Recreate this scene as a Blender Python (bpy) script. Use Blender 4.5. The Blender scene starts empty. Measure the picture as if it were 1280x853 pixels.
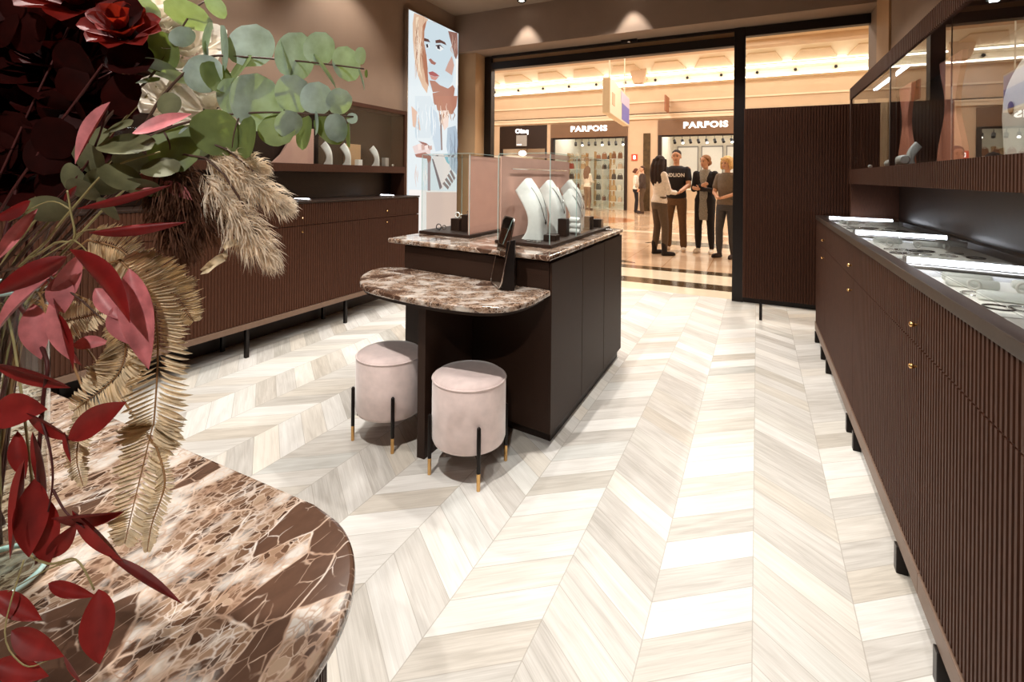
import bpy, bmesh, math, random
from mathutils import Vector, Matrix, Quaternion
from mathutils.bvhtree import BVHTree
PI = math.pi
random.seed(7)
scene = bpy.context.scene
COL = scene.collection

# ------------------------------------------------------------------ camera model (1280 x 853)
FPX, CXP, CYP, YAW, ROLL, EYE = 616.0, 640.0, 220.4, 0.4615, 0.0104, 1.27
_c, _s = math.cos(YAW), math.sin(YAW)
FW = Vector((-_s, _c, 0)); _R0 = Vector((_c, _s, 0)); _U0 = Vector((0, 0, 1))
RT = _R0 * math.cos(ROLL) + _U0 * math.sin(ROLL)
UP = _U0 * math.cos(ROLL) - _R0 * math.sin(ROLL)
CAM = Vector((0, 0, EYE))
def ray(x, y): return FW + RT * ((x - CXP) / FPX) - UP * ((y - CYP) / FPX)
def at(x, y, d): return CAM + ray(x, y) * d                  # a point at depth d
def at_z(x, y, z):
    r = ray(x, y); return CAM + r * ((z - EYE) / r.z)
def at_X(x, y, X):
    r = ray(x, y); return CAM + r * (X / r.x)
def at_Y(x, y, Y):
    r = ray(x, y); return CAM + r * (Y / r.y)

# ------------------------------------------------------------------ materials
def new_mat(name):
    m = bpy.data.materials.new(name); m.use_nodes = True
    nt = m.node_tree; nt.nodes.clear()
    return m, nt, nt.nodes.new, nt.links.new
def lin(r, g, b):
    f = lambda c: (c / 255 / 12.92) if c / 255 <= 0.04045 else ((c / 255 + 0.055) / 1.055) ** 2.4
    return (f(r), f(g), f(b), 1)
def ramp(nd, pts, interp='LINEAR'):
    cr = nd.color_ramp; cr.interpolation = interp
    while len(cr.elements) > 1: cr.elements.remove(cr.elements[-1])
    cr.elements[0].position = pts[0][0]; cr.elements[0].color = pts[0][1]
    for p, c in pts[1:]:
        e = cr.elements.new(p); e.color = c
    return nd
def plain(name, col, rough=0.5, metal=0.0, var=0.15, scale=30.0, bump=0.0, coat=0.0, emit=None, estr=0.0, spec=0.5, sheen=0.0, stretch=None):
    m, nt, N, L = new_mat(name)
    out = N('ShaderNodeOutputMaterial'); b = N('ShaderNodeBsdfPrincipled')
    tc = N('ShaderNodeTexCoord'); nz = N('ShaderNodeTexNoise'); nz.inputs['Scale'].default_value = scale
    nz.inputs['Detail'].default_value = 4
    if stretch:
        mp = N('ShaderNodeMapping'); mp.inputs['Scale'].default_value = stretch
        L(tc.outputs['Object'], mp.inputs['Vector']); L(mp.outputs['Vector'], nz.inputs['Vector'])
    else:
        L(tc.outputs['Object'], nz.inputs['Vector'])
    lo = tuple(c * (1 - var) for c in col[:3]) + (1,); hi = tuple(min(1, c * (1 + var)) for c in col[:3]) + (1,)
    rp = ramp(N('ShaderNodeValToRGB'), [(0.3, lo), (0.7, hi)])
    L(nz.outputs['Fac'], rp.inputs['Fac']); L(rp.outputs['Color'], b.inputs['Base Color'])
    b.inputs['Roughness'].default_value = rough; b.inputs['Metallic'].default_value = metal
    b.inputs['Coat Weight'].default_value = coat
    b.inputs['Specular IOR Level'].default_value = spec
    b.inputs['Sheen Weight'].default_value = sheen
    if bump:
        bp = N('ShaderNodeBump'); bp.inputs['Strength'].default_value = bump; bp.inputs['Distance'].default_value = 0.002
        L(nz.outputs['Fac'], bp.inputs['Height']); L(bp.outputs['Normal'], b.inputs['Normal'])
    if emit:
        b.inputs['Emission Color'].default_value = emit; b.inputs['Emission Strength'].default_value = estr
    L(b.outputs['BSDF'], out.inputs['Surface'])
    return m
def glass_mat(name, tint=(0.97, 0.985, 0.98, 1), ior=1.5, rough=0.0):
    m, nt, N, L = new_mat(name)
    out = N('ShaderNodeOutputMaterial'); tr = N('ShaderNodeBsdfTransparent'); tr.inputs['Color'].default_value = tint
    gl = N('ShaderNodeBsdfGlossy'); gl.inputs['Roughness'].default_value = rough
    fr = N('ShaderNodeFresnel'); fr.inputs['IOR'].default_value = ior
    ge = N('ShaderNodeNewGeometry'); inv = N('ShaderNodeMath'); inv.operation = 'SUBTRACT'; inv.inputs[0].default_value = 1
    L(ge.outputs['Backfacing'], inv.inputs[1])
    mu = N('ShaderNodeMath'); mu.operation = 'MULTIPLY'; L(fr.outputs['Fac'], mu.inputs[0]); L(inv.outputs[0], mu.inputs[1])
    mx = N('ShaderNodeMixShader'); L(mu.outputs[0], mx.inputs['Fac']); L(tr.outputs[0], mx.inputs[1]); L(gl.outputs[0], mx.inputs[2])
    L(mx.outputs[0], out.inputs['Surface'])
    return m
def leaf_mat(name, top, under, trans, tfac=0.35, rough=0.5, vein=60.0, spec=0.5):
    m, nt, N, L = new_mat(name)
    out = N('ShaderNodeOutputMaterial'); b = N('ShaderNodeBsdfPrincipled'); t = N('ShaderNodeBsdfTranslucent')
    ge = N('ShaderNodeNewGeometry'); tc = N('ShaderNodeTexCoord'); nz = N('ShaderNodeTexNoise'); nz.inputs['Scale'].default_value = vein
    nz.inputs['Detail'].default_value = 5
    L(tc.outputs['Object'], nz.inputs['Vector'])
    mix = N('ShaderNodeMix'); mix.data_type = 'RGBA'
    mix.inputs[6].default_value = top; mix.inputs[7].default_value = under
    L(ge.outputs['Backfacing'], mix.inputs[0])
    hs = N('ShaderNodeHueSaturation'); mr = N('ShaderNodeMapRange')
    mr.inputs[1].default_value = 0.3; mr.inputs[2].default_value = 0.7; mr.inputs[3].default_value = 0.65; mr.inputs[4].default_value = 1.35
    L(nz.outputs['Fac'], mr.inputs[0]); L(mr.outputs[0], hs.inputs['Value']); L(mix.outputs[2], hs.inputs['Color'])
    L(hs.outputs['Color'], b.inputs['Base Color']); b.inputs['Roughness'].default_value = rough; b.inputs['Specular IOR Level'].default_value = spec
    t.inputs['Color'].default_value = trans
    mx = N('ShaderNodeMixShader'); mx.inputs['Fac'].default_value = tfac
    L(b.outputs[0], mx.inputs[1]); L(t.outputs[0], mx.inputs[2]); L(mx.outputs[0], out.inputs['Surface'])
    return m
def marble_mat(name, scale=1.0, rot=0.6, rough=0.12, stretch=2.0):
    m, nt, N, L = new_mat(name)
    out = N('ShaderNodeOutputMaterial'); b = N('ShaderNodeBsdfPrincipled')
    ge = N('ShaderNodeNewGeometry'); r_ = N('ShaderNodeVectorRotate'); r_.rotation_type = 'Z_AXIS'; r_.inputs['Angle'].default_value = -rot
    L(ge.outputs['Position'], r_.inputs['Vector'])
    mp = N('ShaderNodeVectorMath'); mp.operation = 'MULTIPLY'; mp.inputs[1].default_value = (scale / stretch, scale, scale); L(r_.outputs[0], mp.inputs[0])
    def M(op, *v):
        n = N('ShaderNodeMath'); n.operation = op
        for i, x in enumerate(v):
            if isinstance(x, (int, float)): n.inputs[i].default_value = x
            else: L(x, n.inputs[i])
        return n.outputs[0]
    def noise(sc, det=5, src=None):
        n = N('ShaderNodeTexNoise'); n.inputs['Scale'].default_value = sc; n.inputs['Detail'].default_value = det; L(src or mp.outputs[0], n.inputs['Vector']); return n
    def warp(sc, amp):
        w = noise(sc, 3); v = N('ShaderNodeVectorMath'); v.operation = 'MULTIPLY_ADD'; v.inputs[1].default_value = (amp,) * 3
        L(w.outputs['Color'], v.inputs[0]); L(mp.outputs[0], v.inputs[2]); return v.outputs[0]
    w1, w2 = warp(14, .030), warp(30, .022)
    def vor(sc, feat, src):
        v = N('ShaderNodeTexVoronoi'); v.feature = feat; v.inputs['Scale'].default_value = sc; L(src, v.inputs['Vector']); return v
    frag, fedge = vor(74, 'F1', w2), vor(74, 'DISTANCE_TO_EDGE', w2)
    plate, pedge = vor(10, 'F1', w1), vor(10, 'DISTANCE_TO_EDGE', w1)
    hair = vor(26, 'DISTANCE_TO_EDGE', w1)
    sf = N('ShaderNodeSeparateColor'); L(frag.outputs['Color'], sf.inputs[0]); sp = N('ShaderNodeSeparateColor'); L(plate.outputs['Color'], sp.inputs[0])
    fcol = ramp(N('ShaderNodeValToRGB'), [(0.0, lin(62, 42, 31)), (0.25, lin(86, 62, 47)), (0.5, lin(110, 84, 66)), (0.75, lin(134, 108, 88)), (1.0, lin(156, 134, 114))])
    L(sf.outputs[0], fcol.inputs['Fac'])
    solid = M('GREATER_THAN', sp.outputs[1], .86)
    pcol = ramp(N('ShaderNodeValToRGB'), [(0.0, lin(66, 47, 37)), (1.0, lin(92, 67, 53))]); L(noise(40, 6).outputs['Fac'], pcol.inputs['Fac'])
    c1 = N('ShaderNodeMix'); c1.data_type = 'RGBA'; L(solid, c1.inputs[0]); L(fcol.outputs['Color'], c1.inputs[6]); L(pcol.outputs['Color'], c1.inputs[7])
    cl = noise(13, 7)
    cloud = ramp(N('ShaderNodeValToRGB'), [(0.51, (0, 0, 0, 1)), (0.60, (1, 1, 1, 1))]); L(cl.outputs['Fac'], cloud.inputs['Fac'])
    cloudm = M('MULTIPLY', M('MULTIPLY', cloud.outputs['Color'], M('SUBTRACT', 1.0, solid)), .72)
    c2 = N('ShaderNodeMix'); c2.data_type = 'RGBA'; c2.inputs[7].default_value = lin(206, 200, 192); L(cloudm, c2.inputs[0]); L(c1.outputs[2], c2.inputs[6])
    def line(vn, wd):
        mr = N('ShaderNodeMapRange'); mr.interpolation_type = 'SMOOTHSTEP'; mr.inputs[1].default_value = 0; mr.inputs[3].default_value = 1; mr.inputs[4].default_value = 0
        if isinstance(wd, (int, float)): mr.inputs[2].default_value = wd
        else: L(wd, mr.inputs[2])
        L(vn.outputs['Distance'], mr.inputs[0]); return mr.outputs[0]
    wdn = N('ShaderNodeMapRange'); wdn.inputs[1].default_value = .35; wdn.inputs[2].default_value = .65; wdn.inputs[3].default_value = .05; wdn.inputs[4].default_value = .22; L(noise(16, 4).outputs['Fac'], wdn.inputs[0])
    v1 = M('MULTIPLY', M('MULTIPLY', line(fedge, wdn.outputs[0]), M('SUBTRACT', 1.0, solid)), .75)
    hm = N('ShaderNodeMapRange'); hm.inputs[1].default_value = .42; hm.inputs[2].default_value = .60; L(noise(24, 4).outputs['Fac'], hm.inputs[0])
    v2 = M('MULTIPLY', line(hair, .032), M('MULTIPLY', hm.outputs[0], .95)); v3 = line(pedge, .028)
    vm = M('MAXIMUM', M('MAXIMUM', v1, v2), v3)
    vcol = ramp(N('ShaderNodeValToRGB'), [(0.35, lin(150, 122, 103)), (0.5, lin(182, 160, 142)), (0.7, lin(208, 200, 192))]); L(noise(22, 3).outputs['Fac'], vcol.inputs['Fac'])
    c3 = N('ShaderNodeMix'); c3.data_type = 'RGBA'; L(vm, c3.inputs[0]); L(c2.outputs[2], c3.inputs[6]); L(vcol.outputs['Color'], c3.inputs[7])
    L(c3.outputs[2], b.inputs['Base Color']); b.inputs['Roughness'].default_value = rough
    b.inputs['Coat Weight'].default_value = 0.25; b.inputs['Coat Roughness'].default_value = 0.05
    L(b.outputs[0], out.inputs['Surface'])
    return m
def chevron_mat(name):
    m, nt, N, L = new_mat(name)
    out = N('ShaderNodeOutputMaterial'); b = N('ShaderNodeBsdfPrincipled')
    ge = N('ShaderNodeNewGeometry'); sx = N('ShaderNodeSeparateXYZ'); L(ge.outputs['Position'], sx.inputs[0])
    def M(op, a, bb=None, c=None):
        n = N('ShaderNodeMath'); n.operation = op
        for i, v in enumerate((a, bb, c)):
            if v is None: continue
            if isinstance(v, (int, float)): n.inputs[i].default_value = v
            else: L(v, n.inputs[i])
        return n.outputs[0]
    W, SL, PW = 0.27, 0.755, 0.135
    xo = M('ADD', sx.outputs[0], 54.0 * W)
    col = M('FLOOR', M('DIVIDE', xo, W))
    fx = M('SUBTRACT', M('DIVIDE', xo, W), col)                 # 0..1 in the column
    odd = M('MODULO', col, 2.0)
    tri = M('ADD', M('MULTIPLY', fx, M('SUBTRACT', 1.0, odd)), M('MULTIPLY', M('SUBTRACT', 1.0, fx), odd))
    sh = M('MULTIPLY', tri, W * SL)
    v = M('DIVIDE', M('ADD', M('ADD', sx.outputs[1], sh), 40.0), PW)
    row = M('FLOOR', v); fv = M('SUBTRACT', v, row)
    cmb = N('ShaderNodeCombineXYZ'); L(col, cmb.inputs[0]); L(row, cmb.inputs[1])
    wn = N('ShaderNodeTexWhiteNoise'); wn.noise_dimensions = '3D'; L(cmb.outputs[0], wn.inputs['Vector'])
    # plank length/width coordinates with a random offset per plank
    lx = M('ADD', fx, M('MULTIPLY', wn.outputs['Value'], 37.0)); ly = M('ADD', fv, M('MULTIPLY', row, 3.1))
    gv = N('ShaderNodeCombineXYZ'); L(M('MULTIPLY', lx, 1.0), gv.inputs[0]); L(M('MULTIPLY', ly, 3.0), gv.inputs[1]); L(col, gv.inputs[2])
    g1 = N('ShaderNodeTexNoise'); g1.inputs['Scale'].default_value = 1.6; g1.inputs['Detail'].default_value = 7; g1.inputs['Distortion'].default_value = 0.6; L(gv.outputs[0], g1.inputs['Vector'])
    gv2 = N('ShaderNodeCombineXYZ'); L(M('MULTIPLY', lx, 2.0), gv2.inputs[0]); L(M('MULTIPLY', ly, 26.0), gv2.inputs[1]); L(col, gv2.inputs[2])
    g2 = N('ShaderNodeTexNoise'); g2.inputs['Scale'].default_value = 1.0; g2.inputs['Detail'].default_value = 6; L(gv2.outputs[0], g2.inputs['Vector'])
    tone = M('ADD', M('MULTIPLY', wn.outputs['Value'], 0.42), M('ADD', M('MULTIPLY', g1.outputs['Fac'], 0.55), M('MULTIPLY', g2.outputs['Fac'], 0.36)))
    cr = ramp(N('ShaderNodeValToRGB'), [(0.34, lin(168, 163, 155)), (0.55, lin(195, 191, 184)), (0.72, lin(210, 207, 201)), (0.9, lin(225, 223, 218))])
    L(tone, cr.inputs['Fac'])
    warm = N('ShaderNodeMix'); warm.data_type = 'RGBA'; warm.blend_type = 'MULTIPLY'
    wr = ramp(N('ShaderNodeValToRGB'), [(0.0, (1, 1, 1, 1)), (0.55, (1, 1, 1, 1)), (0.8, (1.0, 0.955, 0.89, 1)), (1.0, (0.95, 0.985, 1.0, 1))])
    sc2 = N('ShaderNodeSeparateColor'); L(wn.outputs['Color'], sc2.inputs[0]); L(sc2.outputs[1], wr.inputs['Fac'])
    warm.inputs[0].default_value = 1.0; L(cr.outputs['Color'], warm.inputs[6]); L(wr.outputs['Color'], warm.inputs[7])
    # fine joint lines
    ex = M('MINIMUM', fx, M('SUBTRACT', 1.0, fx)); ev = M('MINIMUM', fv, M('SUBTRACT', 1.0, fv))
    jl = M('LESS_THAN', M('MINIMUM', M('MULTIPLY', ex, 2.0), ev), 0.011)
    jn = N('ShaderNodeMix'); jn.data_type = 'RGBA'; jn.inputs[7].default_value = lin(150, 143, 132)
    L(M('MULTIPLY', jl, 0.6), jn.inputs[0]); L(warm.outputs[2], jn.inputs[6])
    L(jn.outputs[2], b.inputs['Base Color']); b.inputs['Roughness'].default_value = 0.42
    bp = N('ShaderNodeBump'); bp.inputs['Strength'].default_value = 0.12; bp.inputs['Distance'].default_value = 0.001
    L(g2.outputs['Fac'], bp.inputs['Height']); L(bp.outputs[0], b.inputs['Normal'])
    L(b.outputs[0], out.inputs['Surface'])
    return m
def mall_floor_mat(name):
    m, nt, N, L = new_mat(name)
    out = N('ShaderNodeOutputMaterial'); b = N('ShaderNodeBsdfPrincipled')
    ge = N('ShaderNodeNewGeometry'); sx = N('ShaderNodeSeparateXYZ'); L(ge.outputs['Position'], sx.inputs[0])
    br = N('ShaderNodeTexBrick'); br.offset = 0; br.inputs['Scale'].default_value = 1.0
    br.inputs['Color1'].default_value = lin(222, 194, 166); br.inputs['Color2'].default_value = lin(206, 174, 142); br.inputs['Mortar'].default_value = lin(190, 150, 112)
    br.inputs['Mortar Size'].default_value = 0.006; br.inputs['Brick Width'].default_value = 0.6; br.inputs['Row Height'].default_value = 0.6
    L(ge.outputs['Position'], br.inputs['Vector'])
    nz = N('ShaderNodeTexNoise'); nz.inputs['Scale'].default_value = 2.5; nz.inputs['Detail'].default_value = 6; L(ge.outputs['Position'], nz.inputs['Vector'])
    cl = ramp(N('ShaderNodeValToRGB'), [(0.3, (0.8, 0.74, 0.68, 1)), (0.7, (1, 1, 1, 1))]); L(nz.outputs['Fac'], cl.inputs['Fac'])
    mu = N('ShaderNodeMix'); mu.data_type = 'RGBA'; mu.blend_type = 'MULTIPLY'; mu.inputs[0].default_value = 1; L(br.outputs['Color'], mu.inputs[6]); L(cl.outputs['Color'], mu.inputs[7])
    L(mu.outputs[2], b.inputs['Base Color']); b.inputs['Roughness'].default_value = 0.12
    L(b.outputs[0], out.inputs['Surface'])
    return m

MT = {}
MT['wood'] = plain('dark_brown_oak', lin(68, 39, 25), 0.58, var=0.2, scale=40, bump=0.25, spec=.22, stretch=(6, 6, 0.6))
MT['wood_island'] = plain('dark_brown_leathered_panel', lin(46, 28, 18), 0.55, var=0.12, scale=240, bump=0.5, spec=.3)
MT['wood_dark'] = plain('near_black_brown', lin(40, 25, 17), 0.45, var=0.15, scale=30, bump=0.1, spec=.35)
MT['frame'] = plain('black_brown_metal', lin(26, 17, 13), 0.4, 0.2, var=0.1)
MT['plaster'] = plain('taupe_plaster', lin(146, 122, 103), 0.85, var=0.04, scale=6)
MT['plaster_ceil'] = plain('taupe_ceiling_paint', lin(156, 132, 111), 0.9, var=0.03, scale=4)
MT['plaster_warm'] = plain('warm_tan_paint', lin(186, 148, 108), 0.8, var=0.04, scale=5)
MT['floor'] = chevron_mat('pale_chevron_oak')
MT['marble'] = marble_mat('brown_veined_marble', 1.15, 0.5, stretch=1.4)
MT['marble_near'] = marble_mat('brown_veined_marble_large', 1.5, 1.62, stretch=1.9)
MT['mall_floor'] = mall_floor_mat('beige_polished_stone')
MT['stone_dark'] = plain('dark_brown_stone', lin(74, 58, 40), 0.12, var=0.3, scale=6)
MT['stone_pale'] = plain('cream_stone', lin(236, 222, 196), 0.12, var=0.05, scale=4)
MT['cream'] = plain('cream_paint', lin(222, 202, 174), 0.75, var=0.03, scale=3)
MT['cream_light'] = plain('ivory_paint', lin(244, 236, 218), 0.7, var=0.02, scale=3)
MT['tan'] = plain('tan_paint', lin(202, 174, 144), 0.75, var=0.04, scale=3)
MT['velvet'] = plain('blush_velvet', lin(218, 198, 193), 0.8, var=0.07, scale=26, bump=0.15, sheen=0.6)
MT['blush'] = plain('blush_board', lin(208, 164, 148), 0.75, var=0.04, scale=12)
MT['black_metal'] = plain('black_steel', lin(30, 24, 22), 0.35, 0.6, var=0.1)
MT['brass'] = plain('brass', lin(214, 170, 110), 0.25, 1.0, var=0.05)
MT['silver'] = plain('silver', lin(225, 225, 225), 0.15, 1.0, var=0.03)
MT['rail'] = plain('taupe_rail', lin(104, 80, 64), .45, var=.08)
MT['mirror'] = plain('mirror_glass', lin(200, 196, 190), 0.02, 1.0, var=0.0)
MT['white_leather'] = plain('white_leatherette', lin(232, 234, 230), 0.45, var=0.03, scale=60)
MT['white'] = plain('white_satin', lin(240, 238, 232), 0.4, var=0.02)
MT['grey'] = plain('soft_grey', lin(150, 146, 142), 0.5, var=0.05)
MT['glass'] = glass_mat('clear_glass')
MT['glass_gloss'] = glass_mat('reflective_shop_glass', (0.93, 0.95, 0.94, 1), 3.2)
MT['glass_edge'] = plain('polished_glass_edge', lin(170, 200, 196), 0.1, var=0.05, spec=1.0)
MT['led'] = plain('cool_led_strip', lin(255, 255, 255), 0.4, var=0.0, emit=(0.86, 0.90, 1.0, 1), estr=15.0)
MT['led_warm'] = plain('warm_cove_led', lin(255, 255, 255), 0.4, var=0.0, emit=(1.0, 0.94, 0.82, 1), estr=7.0)
MT['lamp_white'] = plain('lamp_face', lin(255, 255, 255), 0.4, var=0.0, emit=(1.0, 0.95, 0.86, 1), estr=8.0)

# ------------------------------------------------------------------ mesh builder
def root_offset(o):
    v = Vector((0, 0, 0))
    while o is not None: v += o.location; o = o.parent
    return v
class MB:
    def __init__(s): s.v = []; s.f = []; s.m = []
    def add(s, vs, fs, mi=0):
        n = len(s.v); s.v += [Vector(v) for v in vs]
        for f in fs: s.f.append([i + n for i in f]); s.m.append(mi)
        return s
    def box(s, x0, x1, y0, y1, z0, z1, mi=0):
        vs = [(x, y, z) for z in (z0, z1) for y in (y0, y1) for x in (x0, x1)]
        return s.add(vs, [(0, 2, 3, 1), (4, 5, 7, 6), (0, 1, 5, 4), (2, 6, 7, 3), (0, 4, 6, 2), (1, 3, 7, 5)], mi)
    def obox(s, c, ax, ay, az, mi=0):                         # oriented box: centre and three half-axis vectors
        c, ax, ay, az = Vector(c), Vector(ax), Vector(ay), Vector(az)
        vs = [c + ax * i + ay * j + az * k for k in (-1, 1) for j in (-1, 1) for i in (-1, 1)]
        return s.add(vs, [(0, 2, 3, 1), (4, 5, 7, 6), (0, 1, 5, 4), (2, 6, 7, 3), (0, 4, 6, 2), (1, 3, 7, 5)], mi)
    def prism(s, poly, z0, z1, mi=0):
        n = len(poly); vs = [(p[0], p[1], z0) for p in poly] + [(p[0], p[1], z1) for p in poly]
        return s.add(vs, [list(range(n))[::-1], list(range(n, 2 * n))] + [(i, (i + 1) % n, n + (i + 1) % n, n + i) for i in range(n)], mi)
    def slab(s, pts, vec, mi=0):                              # 3-D polygon extruded along vec
        n = len(pts); vec = Vector(vec); vs = [Vector(p) for p in pts] + [Vector(p) + vec for p in pts]
        return s.add(vs, [list(range(n))[::-1], list(range(n, 2 * n))] + [(i, (i + 1) % n, n + (i + 1) % n, n + i) for i in range(n)], mi)
    def loft(s, rings, mi=0, caps=True):
        n = len(rings[0]); vs = [p for r in rings for p in r]; fs = []
        for k in range(len(rings) - 1):
            for i in range(n): fs.append((k * n + i, k * n + (i + 1) % n, (k + 1) * n + (i + 1) % n, (k + 1) * n + i))
        if caps: fs += [list(range(n))[::-1], [(len(rings) - 1) * n + i for i in range(n)]]
        return s.add(vs, fs, mi)
    def tube(s, pts, r, n=8, mi=0):
        pts = [Vector(p) for p in pts]
        if not isinstance(r, (list, tuple)): r = [r] * len(pts)
        rings = []; prev = None
        for i, p in enumerate(pts):
            t = (pts[min(i + 1, len(pts) - 1)] - pts[max(i - 1, 0)]).normalized()
            if prev is None:
                u = t.cross(Vector((0, 0, 1)))
                if u.length < 1e-3: u = t.cross(Vector((1, 0, 0)))
            else: u = prev - t * prev.dot(t)
            u.normalize(); prev = u; w = t.cross(u)
            rings.append([p + (u * math.cos(2 * PI * k / n) + w * math.sin(2 * PI * k / n)) * r[i] for k in range(n)])
        return s.loft(rings, mi)
    def lathe(s, prof, c=(0, 0, 0), n=24, mi=0):
        c = Vector(c)
        return s.loft([[c + Vector((r * math.cos(2 * PI * k / n), r * math.sin(2 * PI * k / n), z)) for k in range(n)] for r, z in prof], mi)
    def ell(s, c, rx, ry, rz, rot=None, nu=12, nv=8, mi=0):
        c = Vector(c); rings = []
        for j in range(nv + 1):
            a = -PI / 2 + PI * j / nv; cr = max(math.cos(a), 1e-3)
            ring = []
            for k in range(nu):
                p = Vector((rx * cr * math.cos(2 * PI * k / nu), ry * cr * math.sin(2 * PI * k / nu), rz * math.sin(a)))
                if rot is not None: p = rot @ p
                ring.append(c + p)
            rings.append(ring)
        return s.loft(rings, mi)
    def torus(s, c, R, r, rot=None, nu=24, nv=6, mi=0, arc=2 * PI):
        c = Vector(c); vs = []; fs = []; full = abs(arc - 2 * PI) < 1e-6; nn = nu if full else nu + 1
        for i in range(nn):
            a = arc * i / nu
            for j in range(nv):
                bb = 2 * PI * j / nv; p = Vector(((R + r * math.cos(bb)) * math.cos(a), (R + r * math.cos(bb)) * math.sin(a), r * math.sin(bb)))
                if rot is not None: p = rot @ p
                vs.append(c + p)
        for i in range(nu if full else nu):
            for j in range(nv):
                i2 = (i + 1) % nn
                fs.append((i * nv + j, i2 * nv + j, i2 * nv + (j + 1) % nv, i * nv + (j + 1) % nv))
        return s.add(vs, fs, mi)
    def map(s, fn): s.v = [Vector(fn(v)) for v in s.v]; return s
    def merge(s, o, mi=None):
        n = len(s.v); s.v += o.v; s.f += [[i + n for i in f] for f in o.f]; s.m += (o.m if mi is None else [mi] * len(o.f)); return s
    def build(s, name, mats, parent=None, smooth=None, bevel=0.0, origin=None, recalc=True, bseg=2):
        off = root_offset(parent) if parent is not None else Vector(origin or (0, 0, 0))
        me = bpy.data.meshes.new(name)
        me.from_pydata([v - off for v in s.v], [], s.f)
        if not isinstance(mats, (list, tuple)): mats = [mats]
        for m in mats: me.materials.append(MT[m] if isinstance(m, str) else m)
        for p, mi in zip(me.polygons, s.m): p.material_index = mi
        if recalc:
            bm = bmesh.new(); bm.from_mesh(me); bmesh.ops.recalc_face_normals(bm, faces=bm.faces); bm.to_mesh(me); bm.free()
        if smooth is not None:
            me.polygons.foreach_set('use_smooth', [True] * len(me.polygons))
            if smooth < 180: me.set_sharp_from_angle(angle=math.radians(smooth))
        me.update()
        o = bpy.data.objects.new(name, me); COL.objects.link(o)
        if parent is not None: o.parent = parent
        else: o.location = off
        if bevel:
            b = o.modifiers.new('bevel', 'BEVEL'); b.width = bevel; b.segments = bseg; b.limit_method = 'ANGLE'; b.angle_limit = math.radians(40)
        return o
def tag(o, label=None, cat=None, group=None, kind=None):
    if label: o['label'] = label
    if cat: o['category'] = cat
    if group: o['group'] = group
    if kind: o['kind'] = kind
    return o
def thing(name, loc, label, cat, group=None):
    o = bpy.data.objects.new(name, None); COL.objects.link(o); o.location = loc; o.empty_display_size = 0.05
    return tag(o, label, cat, group)
def struct(name, mb, mats, **k):
    return tag(mb.build(name, mats, **k), kind='structure')
def copy_tree(o, parent=None):
    c = o.copy(); COL.objects.link(c)
    if parent is not None: c.parent = parent
    for ch in list(o.children): copy_tree(ch, c)
    return c
def place(o, loc, rz=0.0, label=None, group=None, first=False, scale=None):
    c = o if first else copy_tree(o)
    c.location = loc; c.rotation_euler = (0, 0, rz)
    if scale: c.scale = (scale,) * 3
    if label: c['label'] = label
    if group: c['group'] = group
    return c
def text_mesh(txt, width, height, depth, bold=0.0):
    """Text as verts/faces: x along the reading direction, y up, z the extrusion; centred on the baseline box."""
    cu = bpy.data.curves.new('t', 'FONT'); cu.body = txt; cu.extrude = 0.02; cu.offset = bold; cu.resolution_u = 3; cu.space_character = 1.12
    o = bpy.data.objects.new('t', cu); COL.objects.link(o)
    dg = bpy.context.evaluated_depsgraph_get(); me = bpy.data.meshes.new_from_object(o.evaluated_get(dg))
    vs = [v.co.copy() for v in me.vertices]; fs = [list(p.vertices) for p in me.polygons]
    bpy.data.objects.remove(o); bpy.data.curves.remove(cu); bpy.data.meshes.remove(me)
    xs = [v.x for v in vs]; ys = [v.y for v in vs]; x0, x1, y0, y1 = min(xs), max(xs), min(ys), max(ys)
    return [Vector(((v.x - (x0 + x1) / 2) * width / (x1 - x0), (v.y - (y0 + y1) / 2) * height / (y1 - y0), v.z / 0.02 * depth)) for v in vs], fs
# ================================================================== THE SHOP SHELL
XL, XR, YB, YF, ZC = -3.46, 0.94, -2.4, 5.67, 3.30
struct('floor', MB().box(XL, XR, YB, YF, -0.05, 0), 'floor')
struct('ceiling', MB().box(XL - .1, XR + .1, YB - .1, 5.72, ZC, ZC + .1), 'plaster_ceil')
struct('wall_left', MB().box(XL - .1, XL, YB, 5.72, 0, ZC), 'plaster')
struct('wall_right', MB().box(XR, XR + .1, YB, 5.72, 0, ZC), 'plaster')
struct('wall_back', MB().box(XL - .1, XR + .1, YB - .1, YB, 0, ZC), 'plaster')
struct('wall_front', MB().box(XL, XR, 5.28, 5.72, 2.83, ZC), 'plaster')
struct('trim_1', MB().box(XL, -3.2, 5.37, 5.72, 0, 2.83), 'plaster_warm')             # plaster pier left of the entrance
struct('trim_2', MB().box(0.925, XR, 4.83, 5.28, 0, ZC), 'plaster_warm')              # pilaster at the right
# dark metal shopfront
struct('trim_3', MB().box(-3.2, -3.1, 5.6, 5.70, 0, 2.82), 'frame', bevel=.003)        # left jamb
struct('trim_4', MB().box(-.224, -.117, 5.59, 5.71, 0, 2.83), 'frame', bevel=.003)     # mullion post
struct('trim_5', MB().box(-3.1, -.224, 5.60, 5.66, 2.80, 2.83), 'frame')               # top rail left
struct('trim_6', MB().box(-3.1, -.224, 5.60, 5.70, 2.65, 2.745), 'frame', bevel=.003)  # door header
struct('trim_7', MB().box(-3.1, -.224, 5.64, 5.68, 2.745, 2.80), 'plaster_warm')       # strip over the header
struct('trim_8', MB().box(-.117, XR, 5.60, 5.68, 2.735, 2.83), 'frame', bevel=.003)
struct('trim_9', MB().box(-.117, XR, 5.61, 5.68, 0, .06), 'frame', bevel=.003)
struct('shade_strip_left', MB().box(XL, XL + .012, YB, 5.37, 0, .25), 'wood_dark')  # dark strip added for the shade beneath the left cabinets
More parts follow.
